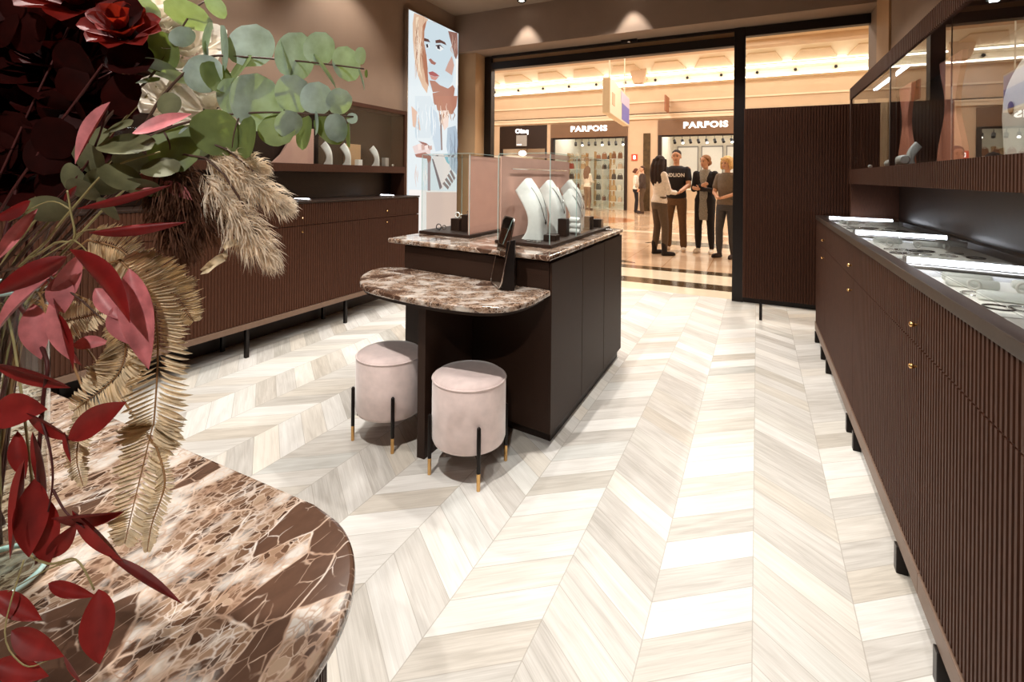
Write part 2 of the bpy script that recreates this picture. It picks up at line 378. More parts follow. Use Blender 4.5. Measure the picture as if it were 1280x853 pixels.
struct('window_1', MB().box(-.117, XR, 5.64, 5.652, .06, 2.735), 'glass')

# ================================================================== HELPERS FOR JOINERY
PITCH = 0.0215
def ribbed_y(y0, y1, xf, xb, z0, z1, sgn, dp=.007):
    """Slab fluted on its front face: the face looks along -sgn X, ribs upright, running along Y. xf = rib crests, xb = back."""
    n = max(1, int(round((y1 - y0) / PITCH))); p = (y1 - y0) / n; dep = dp * sgn; poly = []
    for i in range(n):
        a = y0 + i * p
        poly += [(xf + dep, a), (xf + dep, a + p * .40), (xf, a + p * .46), (xf, a + p * .94)]
    poly += [(xf + dep, y1), (xb, y1), (xb, y0)]
    return MB().prism(poly, z0, z1)
def ribbed_x(x0, x1, yf, yb, z0, z1):
    n = max(1, int(round((x1 - x0) / PITCH))); p = (x1 - x0) / n; poly = []
    for i in range(n):
        a = x0 + i * p
        poly += [(a, yf + .007), (a + p * .40, yf + .007), (a + p * .46, yf), (a + p * .94, yf)]
    poly += [(x1, yf + .007), (x1, yb), (x0, yb)]
    return MB().prism(poly, z0, z1)
def knob(x, y, z, sgn, parent):
    m = MB().ell((x - sgn * .012, y, z), .008, .008, .008).tube([(x, y, z), (x - sgn * .012, y, z)], .004)
    tag(m.build('knob', 'brass', parent, smooth=60), 'small brass knob')

# ================================================================== RIGHT-HAND CABINETS
units = [(0.67, 1.78, 'fluted dark brown cabinet nearest the camera along the right side'),
         (1.78, 2.89, 'fluted dark brown cabinet second along the right side, brass knobs in mid picture'),
         (2.89, 4.00, 'fluted dark brown cabinet third along the right side, just before the narrow one'),
         (4.00, 4.57, 'narrow fluted dark cabinet at the far end of the right row by the screen')]
legs_at = {0: (1.1, 1.6), 1: (2.0, 2.8), 2: (2.99, 3.82), 3: (4.1, 4.5)}
for i, (a, b, lab) in enumerate(units):
    t = thing('fluted_cabinet', ((.435 + .92) / 2, (a + b) / 2, 0), lab, 'cabinet', 'fluted cabinets along the right side')
    MB().box(.45, .92, a + .001, b - .001, .15, .95).build('carcass', 'wood', t)
    d = ribbed_y(a + .002, b - .002, .425, .449, .788, .952, 1).build('drawer', 'wood', t)
    dr = ribbed_y(a + .002, b - .002, .425, .449, .152, .783, 1).build('door', 'wood', t)
    knob(.425, a + .05, .845, 1, d); knob(.425, a + .05, .722, 1, dr)
    MB().box(.420, .462, a, b, .085, .149).build('base_rail', 'rail', t, bevel=.003)
    for y in legs_at[i]:
        MB().box(.414, .446, y - .016, y + .016, 0, .085).build('leg', 'black_metal', t, bevel=.002)
        MB().box(.87, .90, y - .016, y + .016, 0, .149).build('leg', 'black_metal', t, bevel=.002)

# glazed showcase worktop over the whole row
ya, yb = .66, 4.58
t = thing('showcase_worktop', (.675, 2.62, .954), 'long glazed showcase top with light bars over the right-hand fluted cabinets', 'display case')
fr = MB().box(.418, .464, ya, yb, .954, .986).box(.884, .918, ya, yb, .954, .986).box(.464, .884, ya, ya + .05, .954, .986).box(.464, .884, yb - .05, yb, .954, .986)
fr.build('frame', 'wood_dark', t, bevel=.002)
MB().box(.464, .884, ya + .05, yb - .05, .9535, .957).build('tray_lining', 'grey', t)
MB().box(.4645, .8835, ya + .051, yb - .051, 1.006, 1.011).box(.4645, .4685, ya + .051, yb - .051, .986, 1.006).build('glass_pane', 'glass', t)
for y in (4.33, 3.23, 2.19, 1.10):
    br = MB().obox((.672, y, .9635), (.200, -.045, 0), (.004, .020, 0), (0, 0, .004)).obox((.482, y + .043, .980), (.006, -.001, 0), (.003, .016, 0), (0, 0, .016)).obox((.862, y - .043, .980), (.006, -.001, 0), (.003, .016, 0), (0, 0, .016)).build('light_bar', 'grey', t, bevel=.002)
    tag(MB().tube([(.488, y + .0415, .984), (.856, y - .0415, .984)], .0105, 12).build('led_tube', 'led', br, smooth=60), 'glowing white tube')

# ================================================================== RIGHT UPPER DISPLAY UNIT
t = thing('wall_showcase', (.78, 2.6, .985), 'dark brown lit glass-fronted wall showcase above the right-hand counter', 'display case')
u0, u1 = .67, 4.46
MB().box(.921, .939, u0, u1, .99, 1.955).build('back_panel', 'wood_dark', t)
ribbed_y(u0, u1, .62, .92, 1.24, 1.345, 1).build('shelf_board', 'wood', t)
ribbed_y(u0, u1, .62, .92, 1.872, 1.955, 1).build('top_beam', 'wood', t)
MB().box(.63, .92, u1 - .03, u1, .99, 1.24).build('end_panel', 'wood', t)
MB().box(.622, .645, u1 - .028, u1, 1.345, 1.872).box(.90, .92, u1 - .028, u1, 1.345, 1.872).build('corner_post', 'wood', t)
MB().box(.626, .65, 3.22, 3.24, 1.345, 1.872).build('divider_post', 'wood_dark', t)
MB().box(.646, .90, u1 - .018, u1 - .012, 1.345, 1.872).build('end_glass', 'glass', t)
for a, b in ((3.245, u1 - .03), (2.315, 3.215), (u0 + .01, 2.30)):
    MB().box(.628, .634, a, b, 1.346, 1.86 if b < 2.4 else 1.871).build('front_glass', 'glass_gloss', t)
for a, b in ((3.10, 3.85), (1.35, 2.1)):
    br = MB().box(.655, .685, a, b, 1.848, 1.872).build('light_bar', 'grey', t)
    tag(MB().box(.660, .680, a + .01, b - .01, 1.842, 1.848).build('led_strip', 'led', br), 'glowing white strip')

# ================================================================== FAR RIBBED SCREEN
t = thing('ribbed_screen', (.42, 5.0, 0), 'tall dark ribbed screen on thin legs standing inside the shop window', 'screen')
ribbed_x(-.085, .90, 4.95, 4.985, .19, 1.905).build('panel', 'wood', t)
MB().box(-.11, -.085, 4.95, 5.30, .19, 1.905).build('side_panel', 'wood', t, bevel=.003)
for x, y in ((.04, 4.968), (.85, 4.968)):
    MB().box(x - .012, x + .012, y - .012, y + .012, 0, .19).build('leg', 'black_metal', t)

# ================================================================== LEFT-HAND CABINETS
lunits = [(.37, 1.28, 'dark fluted cabinet on the left side behind the dried fern and flowers'),
          (1.28, 2.19, 'dark fluted cabinet on the left side just right of the fern fronds'),
          (2.19, 3.10, 'dark fluted cabinet in the middle of the left wall beside the pampas plume'),
          (3.10, 4.10, 'dark fluted cabinet at the right end of the left row, nearest the lit poster')]
for i, (a, b, lab) in enumerate(lunits):
    t = thing('fluted_cabinet', (-3.28, (a + b) / 2, 0), lab, 'cabinet', 'fluted cabinets along the left wall')
    MB().box(XL + .005, -3.125, a + .001, b - .001, .247, 1.044).build('carcass', 'wood', t)
    d = ribbed_y(a + .002, b - .002, -3.10, -3.124, .878, 1.044, -1, .0045).build('drawer', 'wood', t)
    dr = ribbed_y(a + .002, b - .002, -3.10, -3.124, .249, .873, -1, .0045).build('door', 'wood', t)
    knob(-3.10, (a + b) / 2, .935, -1, d); knob(-3.10, (a + b) / 2, .83, -1, dr)
    MB().box(-3.13, -3.092, a, b, .208, .246).build('base_rail', 'rail', t, bevel=.002)
    for x in (-3.14, -3.40):
        MB().box(x - .012, x + .012, a + .03, a + .054, 0, .246 if x < -3.2 else .213).build('leg', 'black_metal', t)
t = thing('cabinet_worktop', (-3.28, 1.8, 1.045), 'slim dark worktop running along the left-hand cabinets', 'worktop')
MB().box(XL + .005, -3.095, .37, 4.105, 1.046, 1.062).build('top', 'wood_dark', t, bevel=.003)
for y in (2.75, 3.75):
    br = MB().box(-3.30, -3.14, y - .02, y + .02, 1.062, 1.074).build('light_bar', 'grey', t)
    MB().box(-3.295, -3.145, y - .008, y + .008, 1.074, 1.078).build('led_strip', 'led', br)

# left upper showcase
t = thing('wall_showcase', (-3.37, 1.8, 1.062), 'dark brown open-shelf wall showcase above the left-hand cabinets', 'display case')
MB().box(XL + .004, -3.44, -.54, 4.10, 1.064, 1.93).build('back_panel', 'wood_dark', t)
MB().box(-3.44, -3.26, -.54, 4.10, 1.89, 1.93).build('top_board', 'wood', t, bevel=.002)
MB().box(-3.44, -3.26, -.54, 4.06, 1.29, 1.355).build('shelf_board', 'wood', t, bevel=.002)
MB().box(-3.44, -3.26, 4.06, 4.10, 1.064, 1.89).build('end_panel', 'wood', t, bevel=.002)
MB().box(-3.278, -3.272, -.5, 4.058, 1.357, 1.888).build('front_glass', 'glass', t)

# ================================================================== CENTRE ISLAND
KS = 0.12
def isl(v): return Vector((v[0], v[1] - KS * (v[0] + .855), v[2]))
t = thing('display_island', (-1.33, 2.8, 0), 'dark brown central island counter with marble top and rounded lower table', 'counter')
MB().box(-1.80, -.866, 2.15, 3.47, .06, .88).map(isl).build('body', 'wood_island', t, bevel=.003)
MB().box(-1.78, -.876, 2.20, 3.46, 0, .06).map(isl).build('plinth', 'wood_dark', t)
for a, b in ((2.145, 2.60), (2.604, 3.03), (3.034, 3.472)):
    MB().box(-.866, -.853, a, b, .062, .865).map(isl).build('door', 'wood_island', t, bevel=.002)
MB().box(-1.80, -.866, 2.138, 2.15, .742, .868).map(isl).build('front_panel', 'wood_island', t)
MB().box(-1.905, -.845, 2.10, 3.475, .88, .906).map(isl).build('worktop', 'marble', t, bevel=.008, bseg=3)
def catmull(P, n=5):
    out = []
    for i in range(len(P) - 1):
        p0, p1, p2, p3 = P[max(i - 1, 0)], P[i], P[i + 1], P[min(i + 2, len(P) - 1)]
        for k in range(n):
            s = k / n
            out.append(tuple(.5 * (2 * p1[j] + (p2[j] - p0[j]) * s + (2 * p0[j] - 5 * p1[j] + 4 * p2[j] - p3[j]) * s * s + (3 * p1[j] - p0[j] - 3 * p2[j] + p3[j]) * s ** 3) for j in range(len(p1))))
    out.append(tuple(P[-1])); return out
rim = [(-.853, 2.135), (-.853, 2.05), (-.858, 1.91), (-.896, 1.791), (-.988, 1.724), (-1.121, 1.699), (-1.26, 1.700), (-1.447, 1.722), (-1.624, 1.765), (-1.759, 1.853), (-1.858, 1.974), (-1.915, 2.12), (-1.885, 2.215), (-1.80, 2.250)]
MB().prism(catmull(rim), .715, .742).build('table_top', 'marble', t, bevel=.008, bseg=3)
MB().prism([(p[0] * .96 - .055, p[1] * .97 + .065) for p in catmull(rim)[3:-5]], .700, .715).build('table_apron', 'wood_dark', t)
MB().box(-1.36, -1.318, 1.80, 2.15, 0, .70).map(lambda v: Vector((v[0], v[1] if v[1] < 2 else 2.21, v[2]))).build('support_panel', 'wood_island', t, bevel=.002)

# ================================================================== GLASS CASES ON THE ISLAND
def glass_case(x0, x1, y0, y1, zb, zt, lab, pane_names, back_x, brd):
    t = thing('glass_display_case', isl(((x0 + x1) / 2, (y0 + y1) / 2, .906)), lab, 'display case')
    MB().box(x0, x1, y0, y1, .907, zb).map(isl).build('base', 'wood_dark', t, bevel=.003)
    g, w = .005, .012
    a0, a1, b0, b1 = x0 + w, x1 - w, y0 + w, y1 - w
    for nm, bx in (('front_pane', (a0, a1, b0, b0 + g)), ('back_pane', (a0, a1, b1 - g, b1)), ('side_pane', (a0, a0 + g, b0 + g, b1 - g)), ('side_pane', (a1 - g, a1, b0 + g, b1 - g))):
        MB().box(*bx, zb, zt).map(isl).build(nm, 'glass', t)
    MB().box(a0, a1, b0, b1, zt, zt + g).map(isl).build('top_pane', 'glass', t)
    e = MB()                                                      # bright polished edges of the panes
    for x in (a0, a1 - .003):
        for y in (b0, b1 - .003): e.box(x, x + .003, y - .0006, y + .0024, zb, zt)
    for y in (b0, b1 - .003): e.box(a0, a1, y - .0006, y + .0024, zt + g, zt + g + .002)
    for x in (a0, a1 - .003): e.box(x, x + .003, b0, b1, zt + g, zt + g + .002)
    for y in brd: e.box(a1 - .003, a1 + .0006, y, y + .004, zb, zt)
    e.map(isl).build('pane_edge', 'glass_edge', t)
    MB().box(back_x - .003, back_x + .003, b0 + .01, b1 - .01, zb, zt - .006).map(isl).build('backdrop_panel', 'blush', t)
    return t
glass_case(-1.27, -.925, 2.30, 3.42, .925, 1.385, 'larger glass case with blush panel and white necklace busts, right side of the island', None, -1.245, (2.72,))
t2 = glass_case(-1.885, -1.485, 2.37, 2.86, .925, 1.395, 'smaller glass case with blush panel and two dark blocks, left side of the island', None, -1.510, ())
tag(MB().tube([isl((-1.225, 2.42, 1.312)), isl((-1.225, 3.30, 1.312))], .004).build('necklace_bar', 'silver'), 'thin horizontal silver bar fixed inside the larger glass case', 'bar')

# ================================================================== TABLE MIRROR AND STAND ON THE LOWER TABLE
P0, P1 = at_z(613, 352, .750), at_z(625, 361.5, .750)
ex = (P1 - P0); wid = ex.length; ex.normalize(); upv = Vector((.055, .035, .325)); hh = upv.length; upv.normalize(); nv = ex.cross(upv).normalized()
def rr(w, h, r, n=6):
    pts = []
    for cx, cy, a0 in ((w - r, r, -PI / 2), (w - r, h - r, 0), (r, h - r, PI / 2), (r, r, PI)):
        for k in range(n + 1):
            a = a0 + PI / 2 * k / n; pts.append((cx + r * math.cos(a), cy + r * math.sin(a)))
    return pts
t = thing('table_mirror', (P0 + P1) / 2 - Vector((0, 0, .008)), 'small tilted counter mirror with silver rim on the lower marble table', 'mirror')
pl = [P0 + ex * a + upv * b for a, b in rr(wid, hh, .028)]
MB().slab([p + nv * .001 for p in pl], nv * -.006).build('mirror_pane', 'mirror', t)
MB().tube([p for p in pl] + [pl[0]], .0035, 6).build('rim', 'silver', t, smooth=180)
S0 = at_z(627, 363.5, .742); sx_ = (at_z(643, 364, .742) - S0); ln = sx_.length; sx_.normalize(); sy_ = Vector((-sx_.y, sx_.x, 0))
A = [S0, S0 + sx_ * ln, S0 + sx_ * ln + sy_ * .06, S0 + sy_ * .06]
B = [S0 + Vector((.018, .012, .225)), S0 + sx_ * ln + Vector((0, 0, .235)), S0 + sx_ * ln + sy_ * .045 + Vector((0, 0, .235)), S0 + sy_ * .045 + Vector((.018, .012, .225))]
MB().loft([A, B]).build('stand', 'black_metal', t, bevel=.002)

# ================================================================== STOOLS
def make_stool():
    t = thing('velvet_stool', (0, 0, 0), 'x', 'stool', 'velvet stools at the island')
    R = .160
    prof = [(.02, .128), (R - .02, .128), (R - .006, .134), (R, .150), (R, .385), (R - .004, .400), (R - .018, .414), (R - .06, .420), (.02, .424)]
    c = MB().lathe(prof, n=48).build('cushion', 'velvet', t, smooth=50)
    MB().torus((0, 0, .398), R - .001, .0035, nu=48).build('piping', 'velvet', c, smooth=180)
    for k in range(4):
        a = PI / 4 + k * PI / 2; x, y = .170 * math.cos(a), .170 * math.sin(a)
        l = MB().tube([(x, y, .07), (x, y, .250), (x, y, .256)], [.0085, .0085, .004], 10).build('leg', 'black_metal', t, smooth=60)
        tag(MB().tube([(x, y, 0), (x, y, .07)], [.0078, .0084], 10).build('foot_tip', 'brass', l, smooth=60), 'brass tip')
        MB().tube([(x * .9, y * .9, .122), (0, 0, .122)], .006, 6).build('brace', 'black_metal', t)
    return t
st = make_stool()
place(st, (-1.114, 1.843, 0), 0, 'blush velvet drum stool right of the support panel, whole front visible', first=True)
place(st, (-1.598, 1.895, 0), 0.0, 'blush velvet drum stool left of the support panel under the table end')

# ================================================================== FOREGROUND MARBLE TABLE
tp = [(-1.75, .565), (-.62, .562), (-.545, .545), (-.482, .505), (-.436, .445), (-.412, .37), (-.405, .28), (-.405, -.25), (-1.75, -.25)]
cr_ = catmull(tp[1:7], 6)
poly = [tp[0]] + cr_ + tp[7:]
t = thing('marble_table', (-1.05, .15, 0), 'brown veined marble table with rounded corner under the flower vase', 'table')
MB().prism(poly, .728, .75).build('table_top', 'marble_near', t, bevel=.007, bseg=3)
def inset(p): return (-1.05 + (p[0] + 1.05) * .955, .15 + (p[1] - .15) * .935)
base = [inset(p) for p in poly]
# fluted skirt following the edge
def fluted_outline(pts, pitch=.024, dep=.008):
    out = []; carry = 0.0
    for i in range(len(pts)):
        a = Vector((*pts[i], 0)); b = Vector((*pts[(i + 1) % len(pts)], 0)); L = (b - a).length
        if L < 1e-6: continue
        d = (b - a) / L; nrm = Vector((-d.y, d.x, 0))
        n = max(1, int(round(L / pitch))); p = L / n
        for k in range(n):
            s = a + d * (k * p)
            out += [s - nrm * dep, s + d * p * .42 - nrm * dep, s + d * p * .46, s + d * p * .96]
    return [(v.x, v.y) for v in out]
MB().prism(fluted_outline(base), .02, .727).build('fluted_base', 'wood', t)
MB().prism([inset(inset(p)) for p in poly], 0, .02).build('plinth', 'wood_dark', t)

# ================================================================== LIT POSTER ON THE LEFT WALL
PX = -3.395
t = thing('lit_poster', (-3.43, 4.77, .62), 'tall lit poster of a woman\'s face and hands on the left wall', 'poster')
c0, c1, c2, c3 = at_X(511.6, 12, PX), at_X(573, 41, PX), at_X(574.3, 300, PX), at_X(517, 300, PX)
ya_, yb_ = c0.y, c1.y
MB().box(-3.458, PX - .004, ya_ - .012, yb_ + .012, .62, c0.z + .012).build('light_box', 'silver', t, bevel=.002)
pm = {}
def ink(r, g, b):
    k = (r, g, b)
    if k not in pm: pm[k] = plain('poster_print_%d_%d_%d' % k, lin(20, 20, 20), 0.4, var=0, emit=lin(*k), estr=1.0)
    return pm[k]
layer = [0]
photo = MB(); photo_m = []
def ink_poly(pts, col, crop):
    ox, oy, sc = crop
    layer[0] += 1
    mm = ink(*col)
    if mm not in photo_m: photo_m.append(mm)
    P = [at_X(ox + x / sc, oy + y / sc, PX) for x, y in pts]
    P = [Vector((PX + .00010 * layer[0], min(max(p.y, ya_), yb_), min(max(p.z, .63), c0.z))) for p in P]
    photo.slab(P, (-.00006, 0, 0), photo_m.index(mm))
C1 = (506, 6, 6.875); C2 = (506, 120, 4.74)
# pale ground of the picture and the blank lower field
photo_m.append(ink(226, 236, 240)); photo.slab([(PX, ya_, .63), (PX, yb_, .63), (PX, yb_, c0.z), (PX, ya_, c0.z)], (-.0002, 0, 0), 0)
ink_poly([(25, 555), (330, 565), (330, 900), (25, 900)], (246, 240, 236), C2)
ink_poly([(128, 570), (332, 570), (332, 830), (128, 830)], (226, 198, 186), C2)
ink_poly([(80, 70), (150, 95), (200, 125), (170, 220), (160, 330), (180, 420), (195, 560), (205, 680), (190, 760), (150, 700), (110, 600), (82, 450), (70, 300), (68, 160)], (222, 186, 158), C1)
ink_poly([(95, 110), (120, 100), (110, 240), (120, 380), (135, 520), (150, 640), (120, 560), (95, 400), (86, 240)], (240, 216, 188), C1)
ink_poly([(185, 135), (172, 220), (166, 330), (186, 430), (198, 560), (205, 700), (180, 660), (158, 520), (148, 380), (142, 260), (160, 170)], (178, 118, 92), C1)
ink_poly([(190, 138), (250, 132), (330, 178), (382, 232), (402, 330), (422, 450), (422, 560), (410, 660), (370, 722), (300, 748), (245, 755), (212, 705), (200, 640), (196, 560), (206, 480), (182, 420), (166, 320), (168, 225)], (206, 222, 230), C1)
ink_poly([(372, 225), (452, 240), (456, 420), (440, 470), (424, 440), (404, 350), (388, 290)], (146, 104, 92), C1)
ink_poly([(404, 440), (424, 520), (404, 606), (346, 566), (372, 500)], (206, 164, 150), C1)
ink_poly([(212, 650), (260, 655), (300, 690), (370, 720), (412, 690), (430, 720), (410, 860), (250, 860), (238, 760), (300, 745), (240, 752)], (176, 122, 104), C1)
ink_poly([(166, 285), (202, 296), (218, 322), (166, 312)], (96, 64, 58), C1)
ink_poly([(262, 306), (300, 298), (345, 322), (358, 348), (312, 328), (265, 330)], (104, 70, 62), C1)
ink_poly([(178, 342), (206, 338), (214, 366), (186, 376)], (238, 240, 240), C1)
ink_poly([(180, 340), (198, 338), (202, 366), (188, 370)], (62, 54, 60), C1)
ink_poly([(264, 352), (300, 346), (334, 380), (304, 398), (274, 382)], (240, 242, 242), C1)
ink_poly([(272, 350), (298, 348), (302, 384), (280, 378)], (60, 54, 62), C1)
ink_poly([(262, 348), (302, 342), (338, 378), (300, 352), (266, 356)], (84, 58, 56), C1)
ink_poly([(204, 470), (222, 462), (246, 486), (270, 500), (256, 518), (226, 506)], (168, 112, 100), C1)
ink_poly([(202, 580), (238, 572), (270, 590), (298, 614), (258, 618), (212, 602)], (176, 96, 96), C1)
ink_poly([(212, 604), (258, 620), (290, 620), (262, 650), (228, 640)], (208, 148, 138), C1)
ink_poly([(438, 466), (458, 466), (456, 560), (460, 690), (450, 724), (436, 690), (442, 600)], (246, 246, 240), C1)
ink_poly([(176, 0), (312, 0), (305, 60), (280, 110), (240, 96), (192, 84)], (182, 124, 104), C2)
ink_poly([(60, 0), (150, 0), (185, 70), (175, 160), (150, 250), (60, 250)], (216, 228, 234), C2)
ink_poly([(212, 86), (262, 86), (256, 180), (232, 205), (214, 150)], (240, 218, 206), C2)
ink_poly([(252, 190), (300, 176), (322, 230), (322, 470), (268, 424), (246, 300)], (176, 194, 208), C2)
ink_poly([(150, 60), (190, 100), (216, 240), (216, 322), (182, 330), (152, 200)], (200, 216, 228), C2)
ink_poly([(206, 110), (216, 110), (222, 320), (214, 322)], (140, 118, 114), C2)
ink_poly([(38, 60), (78, 100), (92, 205), (46, 180)], (226, 188, 166), C2)
ink_poly([(44, 300), (110, 272), (152, 310), (150, 346), (58, 342)], (232, 212, 208), C2)
ink_poly([(78, 266), (126, 280), (152, 302), (148, 316), (110, 292)], (150, 98, 92), C2)
ink_poly([(58, 346), (120, 334), (156, 360), (150, 404), (140, 424), (130, 372), (66, 362)], (164, 108, 96), C2)
ink_poly([(134, 400), (150, 384), (150, 562), (134, 562)], (170, 150, 152), C2)
ink_poly([(160, 344), (236, 346), (272, 430), (222, 556), (206, 550)], (240, 230, 226), C2)
ink_poly([(158, 370), (168, 376), (220, 540), (206, 556)], (128, 116, 120), C2)
ink_poly([(228, 348), (262, 344), (264, 408), (246, 392)], (124, 190, 206), C2)
for k in range(4):
    ink_poly([(222 + 14 * k, 520 - 24 * k), (232 + 14 * k, 508 - 24 * k), (262 + 12 * k, 540 - 18 * k), (254 + 12 * k, 556 - 18 * k)], (132, 120, 122), C2)
rp = random.Random(5)
def strands(n, x0, x1, ya0, yb0, sway, cols, crop, w=(3, 7)):
    for k in range(n):
        x = rp.uniform(x0, x1); a = rp.uniform(ya0, (ya0 + yb0) / 2); b = rp.uniform((ya0 + yb0) / 2, yb0); ww = rp.uniform(*w); q = rp.uniform(-sway, sway); pts = []
        for i in range(6):
            f = i / 5; xx = x + q * math.sin(PI * f) + sway * .5 * math.sin(2.4 * PI * f + k); pts.append((xx, a + (b - a) * f, ww * math.sin(PI * (.12 + .8 * f))))
        ink_poly([(u - v / 2, y) for u, y, v in pts] + [(u + v / 2, y) for u, y, v in reversed(pts)], rp.choice(cols), crop)
HAIRC = [(238, 214, 190), (200, 154, 124), (160, 108, 84), (246, 230, 212), (184, 134, 106)]
strands(26, 78, 165, 90, 640, 12, HAIRC, C1)
strands(9, 385, 445, 240, 460, 10, [(120, 84, 76), (178, 136, 120), (206, 172, 156)], C1)
strands(8, 205, 300, 135, 165, 10, [(196, 170, 156), (226, 214, 208)], C1, (2, 4))
strands(14, 190, 300, 20, 190, 9, HAIRC, C2, (3, 6))
strands(16, 60, 180, 30, 300, 7, [(240, 246, 248), (196, 212, 222), (176, 194, 206)], C2, (3, 6))
strands(12, 255, 318, 200, 460, 6, [(150, 166, 182), (204, 216, 226), (128, 142, 160)], C2, (3, 6))
strands(8, 60, 130, 400, 560, 4, [(250, 246, 244), (222, 208, 204)], C2, (4, 8))
for k in range(4): ink_poly([(70 + 22 * k, 286 + 4 * k), (88 + 22 * k, 282 + 4 * k), (90 + 22 * k, 318), (74 + 22 * k, 322)], [(244, 226, 220), (206, 170, 160)][k % 2], C2)
photo.build('picture', photo_m, t, recalc=True)

# ================================================================== CEILING FITTINGS
def downlight(x, y, z, lab):
    t = thing('ceiling_spotlight', (x, y, z), lab, 'light', 'ceiling spotlights')
    MB().lathe([(.052, z - .001), (.052, z - .010), (.046, z - .014), (.036, z - .012), (.034, z - .001)], (x, y, 0), 24).build('trim_ring', 'black_metal', t, smooth=40)
    MB().lathe([(.001, z - .003), (.033, z - .003), (.033, z - .001), (.001, z - .001)], (x, y, 0), 20).build('lamp', 'lamp_white', t)
t = thing('ceiling_motion_sensor', (-1.31, 5.57, 2.83), 'small black door sensor under the bulkhead above the entrance', 'sensor')
MB().box(-1.40, -1.22, 5.555, 5.60, 2.795, 2.831).build('housing', 'black_metal', t, bevel=.004)
MB().ell((-1.31, 5.56, 2.80), .02, .02, .012).build('lens', 'silver', t)
MT['blush_deep'] = plain('deep_blush_board', lin(206, 128, 100), .7, var=.04, scale=12)
# ================================================================== JEWELLERY BUSTS
BF = [(.057, 0), (.056, .06), (.055, .11), (.047, .17), (.030, .225), (.005, .275), (-.040, .335)]
BB = [(-.07, 0), (-.040, .04), (-.026, .09), (-.030, .135), (-.055, .185), (-.085, .225), (-.108, .26)]
BW = [.048, .056, .064, .070, .066, .054, .050]
def bust_mesh(s=1.0, wid=1.0):
    F, B, W = catmull(BF, 4), catmull(BB, 4), catmull([(w,) for w in BW], 4); rings = []
    for (fx, fz), (bx, bz), (w,) in zip(F, B, W):
        c = ((fx + bx) / 2, (fz + bz) / 2); hx, hz = (fx - bx) / 2, (fz - bz) / 2; ring = []
        for k in range(24):
            a = 2 * PI * k / 24; ca, sa = math.cos(a), math.sin(a)
            px = math.copysign(abs(ca) ** .38, ca); py = math.copysign(abs(sa) ** .38, sa)
            ring.append(Vector((c[0] + hx * px, w * py * wid, c[1] + hz * px)) * s)
        rings.append(ring)
    return MB().loft(rings)
def front_x(z):
    F = catmull(BF, 6)
    for (x0, z0), (x1, z1) in zip(F, F[1:]):
        if z0 <= z <= z1: return x0 + (x1 - x0) * (z - z0) / max(z1 - z0, 1e-6)
    return F[-1][0]
def necklace(loc, rz, s, zlow, lab, group, mat='silver', pend=True):
    pts = []
    for k in range(17):
        a = -1 + 2 * k / 16; z = zlow + (.285 - zlow) * abs(a) ** 1.5; y = .047 * math.copysign(abs(a) ** .75, a)
        pts.append(Vector((front_x(z) + .0045 - .010 * abs(a) ** 3, y, z)) * s)
    m = MB().tube(pts, .0016, 5)
    if pend: m.ell(Vector((front_x(zlow) + .006, 0, zlow - .008)) * s, .004, .008, .011)
    R = Matrix.Rotation(rz, 3, 'Z'); m.map(lambda v: R @ v + Vector(loc))
    return tag(m.build('necklace', mat, None, smooth=60, origin=loc), lab, 'necklace', group)
def bust(loc, rz, s, lab, group, mat='white_leather', wid=1.0):
    R = Matrix.Rotation(rz, 3, 'Z')
    return tag(bust_mesh(s, wid).map(lambda v: R @ v + Vector(loc)).build('necklace_bust', mat, None, smooth=42, origin=loc), lab, 'necklace bust', group)
G1 = 'white necklace busts in the island case'
for (x, y, s, lab, nk, nl) in (
    (-1.095, 2.47, 1.0, 'tall white necklace bust nearest the front corner of the island case', .10, 'dark drop pendant necklace on the bust nearest the front of the island case'),
    (-1.105, 2.80, .97, 'white necklace bust second from the front in the island case', .14, 'fine silver necklace on the second bust of the island case'),
    (-1.040, 2.98, .80, 'shorter white necklace bust third in the island case, low in front', .13, 'fine silver necklace on the shorter front bust of the island case'),
    (-1.110, 3.19, .97, 'white necklace bust at the back of the island case', .15, 'fine silver necklace on the rearmost bust of the island case')):
    p = isl((x, y, .9255)); bust(p, .02, s, lab, G1); necklace(p, .02, s, nk, nl, 'necklaces in the island case', 'black_metal' if nk == .10 else 'silver')
    if nk != .10:
        necklace(p, .02, s, nk + .05, nl.replace('fine silver', 'shorter upper silver'), 'necklaces in the island case', 'silver', False)
def block(loc, sx, sy, sz, lab, group=None, mat='wood_dark', rz=0.0, name='display_block', cat='display block'):
    R = Matrix.Rotation(rz, 3, 'Z'); loc = Vector(loc)
    m = MB().box(-sx / 2, sx / 2, -sy / 2, sy / 2, 0, sz).map(lambda v: R @ v + loc)
    return tag(m.build(name, mat, None, bevel=.002, origin=loc), lab, cat, group)
def at_case(x, y): return isl((x, y, .9255))
GB = 'dark display blocks in the island cases'
block(at_case(-1.012, 2.70), .052, .055, .100, 'tall dark display block beside the second white bust', GB)
block(at_case(-.985, 2.45), .07, .06, .034, 'low dark display block at the front corner of the larger glass case', GB)
block(at_case(-.990, 3.12), .05, .05, .085, 'dark display block far back in the larger glass case', GB)
block(at_case(-.985, 3.30), .07, .05, .055, 'low dark display block at the very back of the larger glass case', GB)
block(at_case(-1.675, 2.51), .062, .06, .078, 'shorter dark display block in the smaller glass case', GB)
block(at_case(-1.595, 2.52), .066, .06, .104, 'taller dark display block in the smaller glass case', GB)
def roll(p, q, r, lab, group, mat='white_leather', name='bracelet_roll', cat='jewellery roll'):
    p, q = Vector(p), Vector(q); d = (q - p).normalized()
    m = MB().tube([p, p + d * r * .4, q - d * r * .4, q], [r * .7, r, r, r * .7], 14)
    return tag(m.build(name, mat, None, smooth=50, origin=(p + q) / 2 - Vector((0, 0, r))), lab, cat, group)
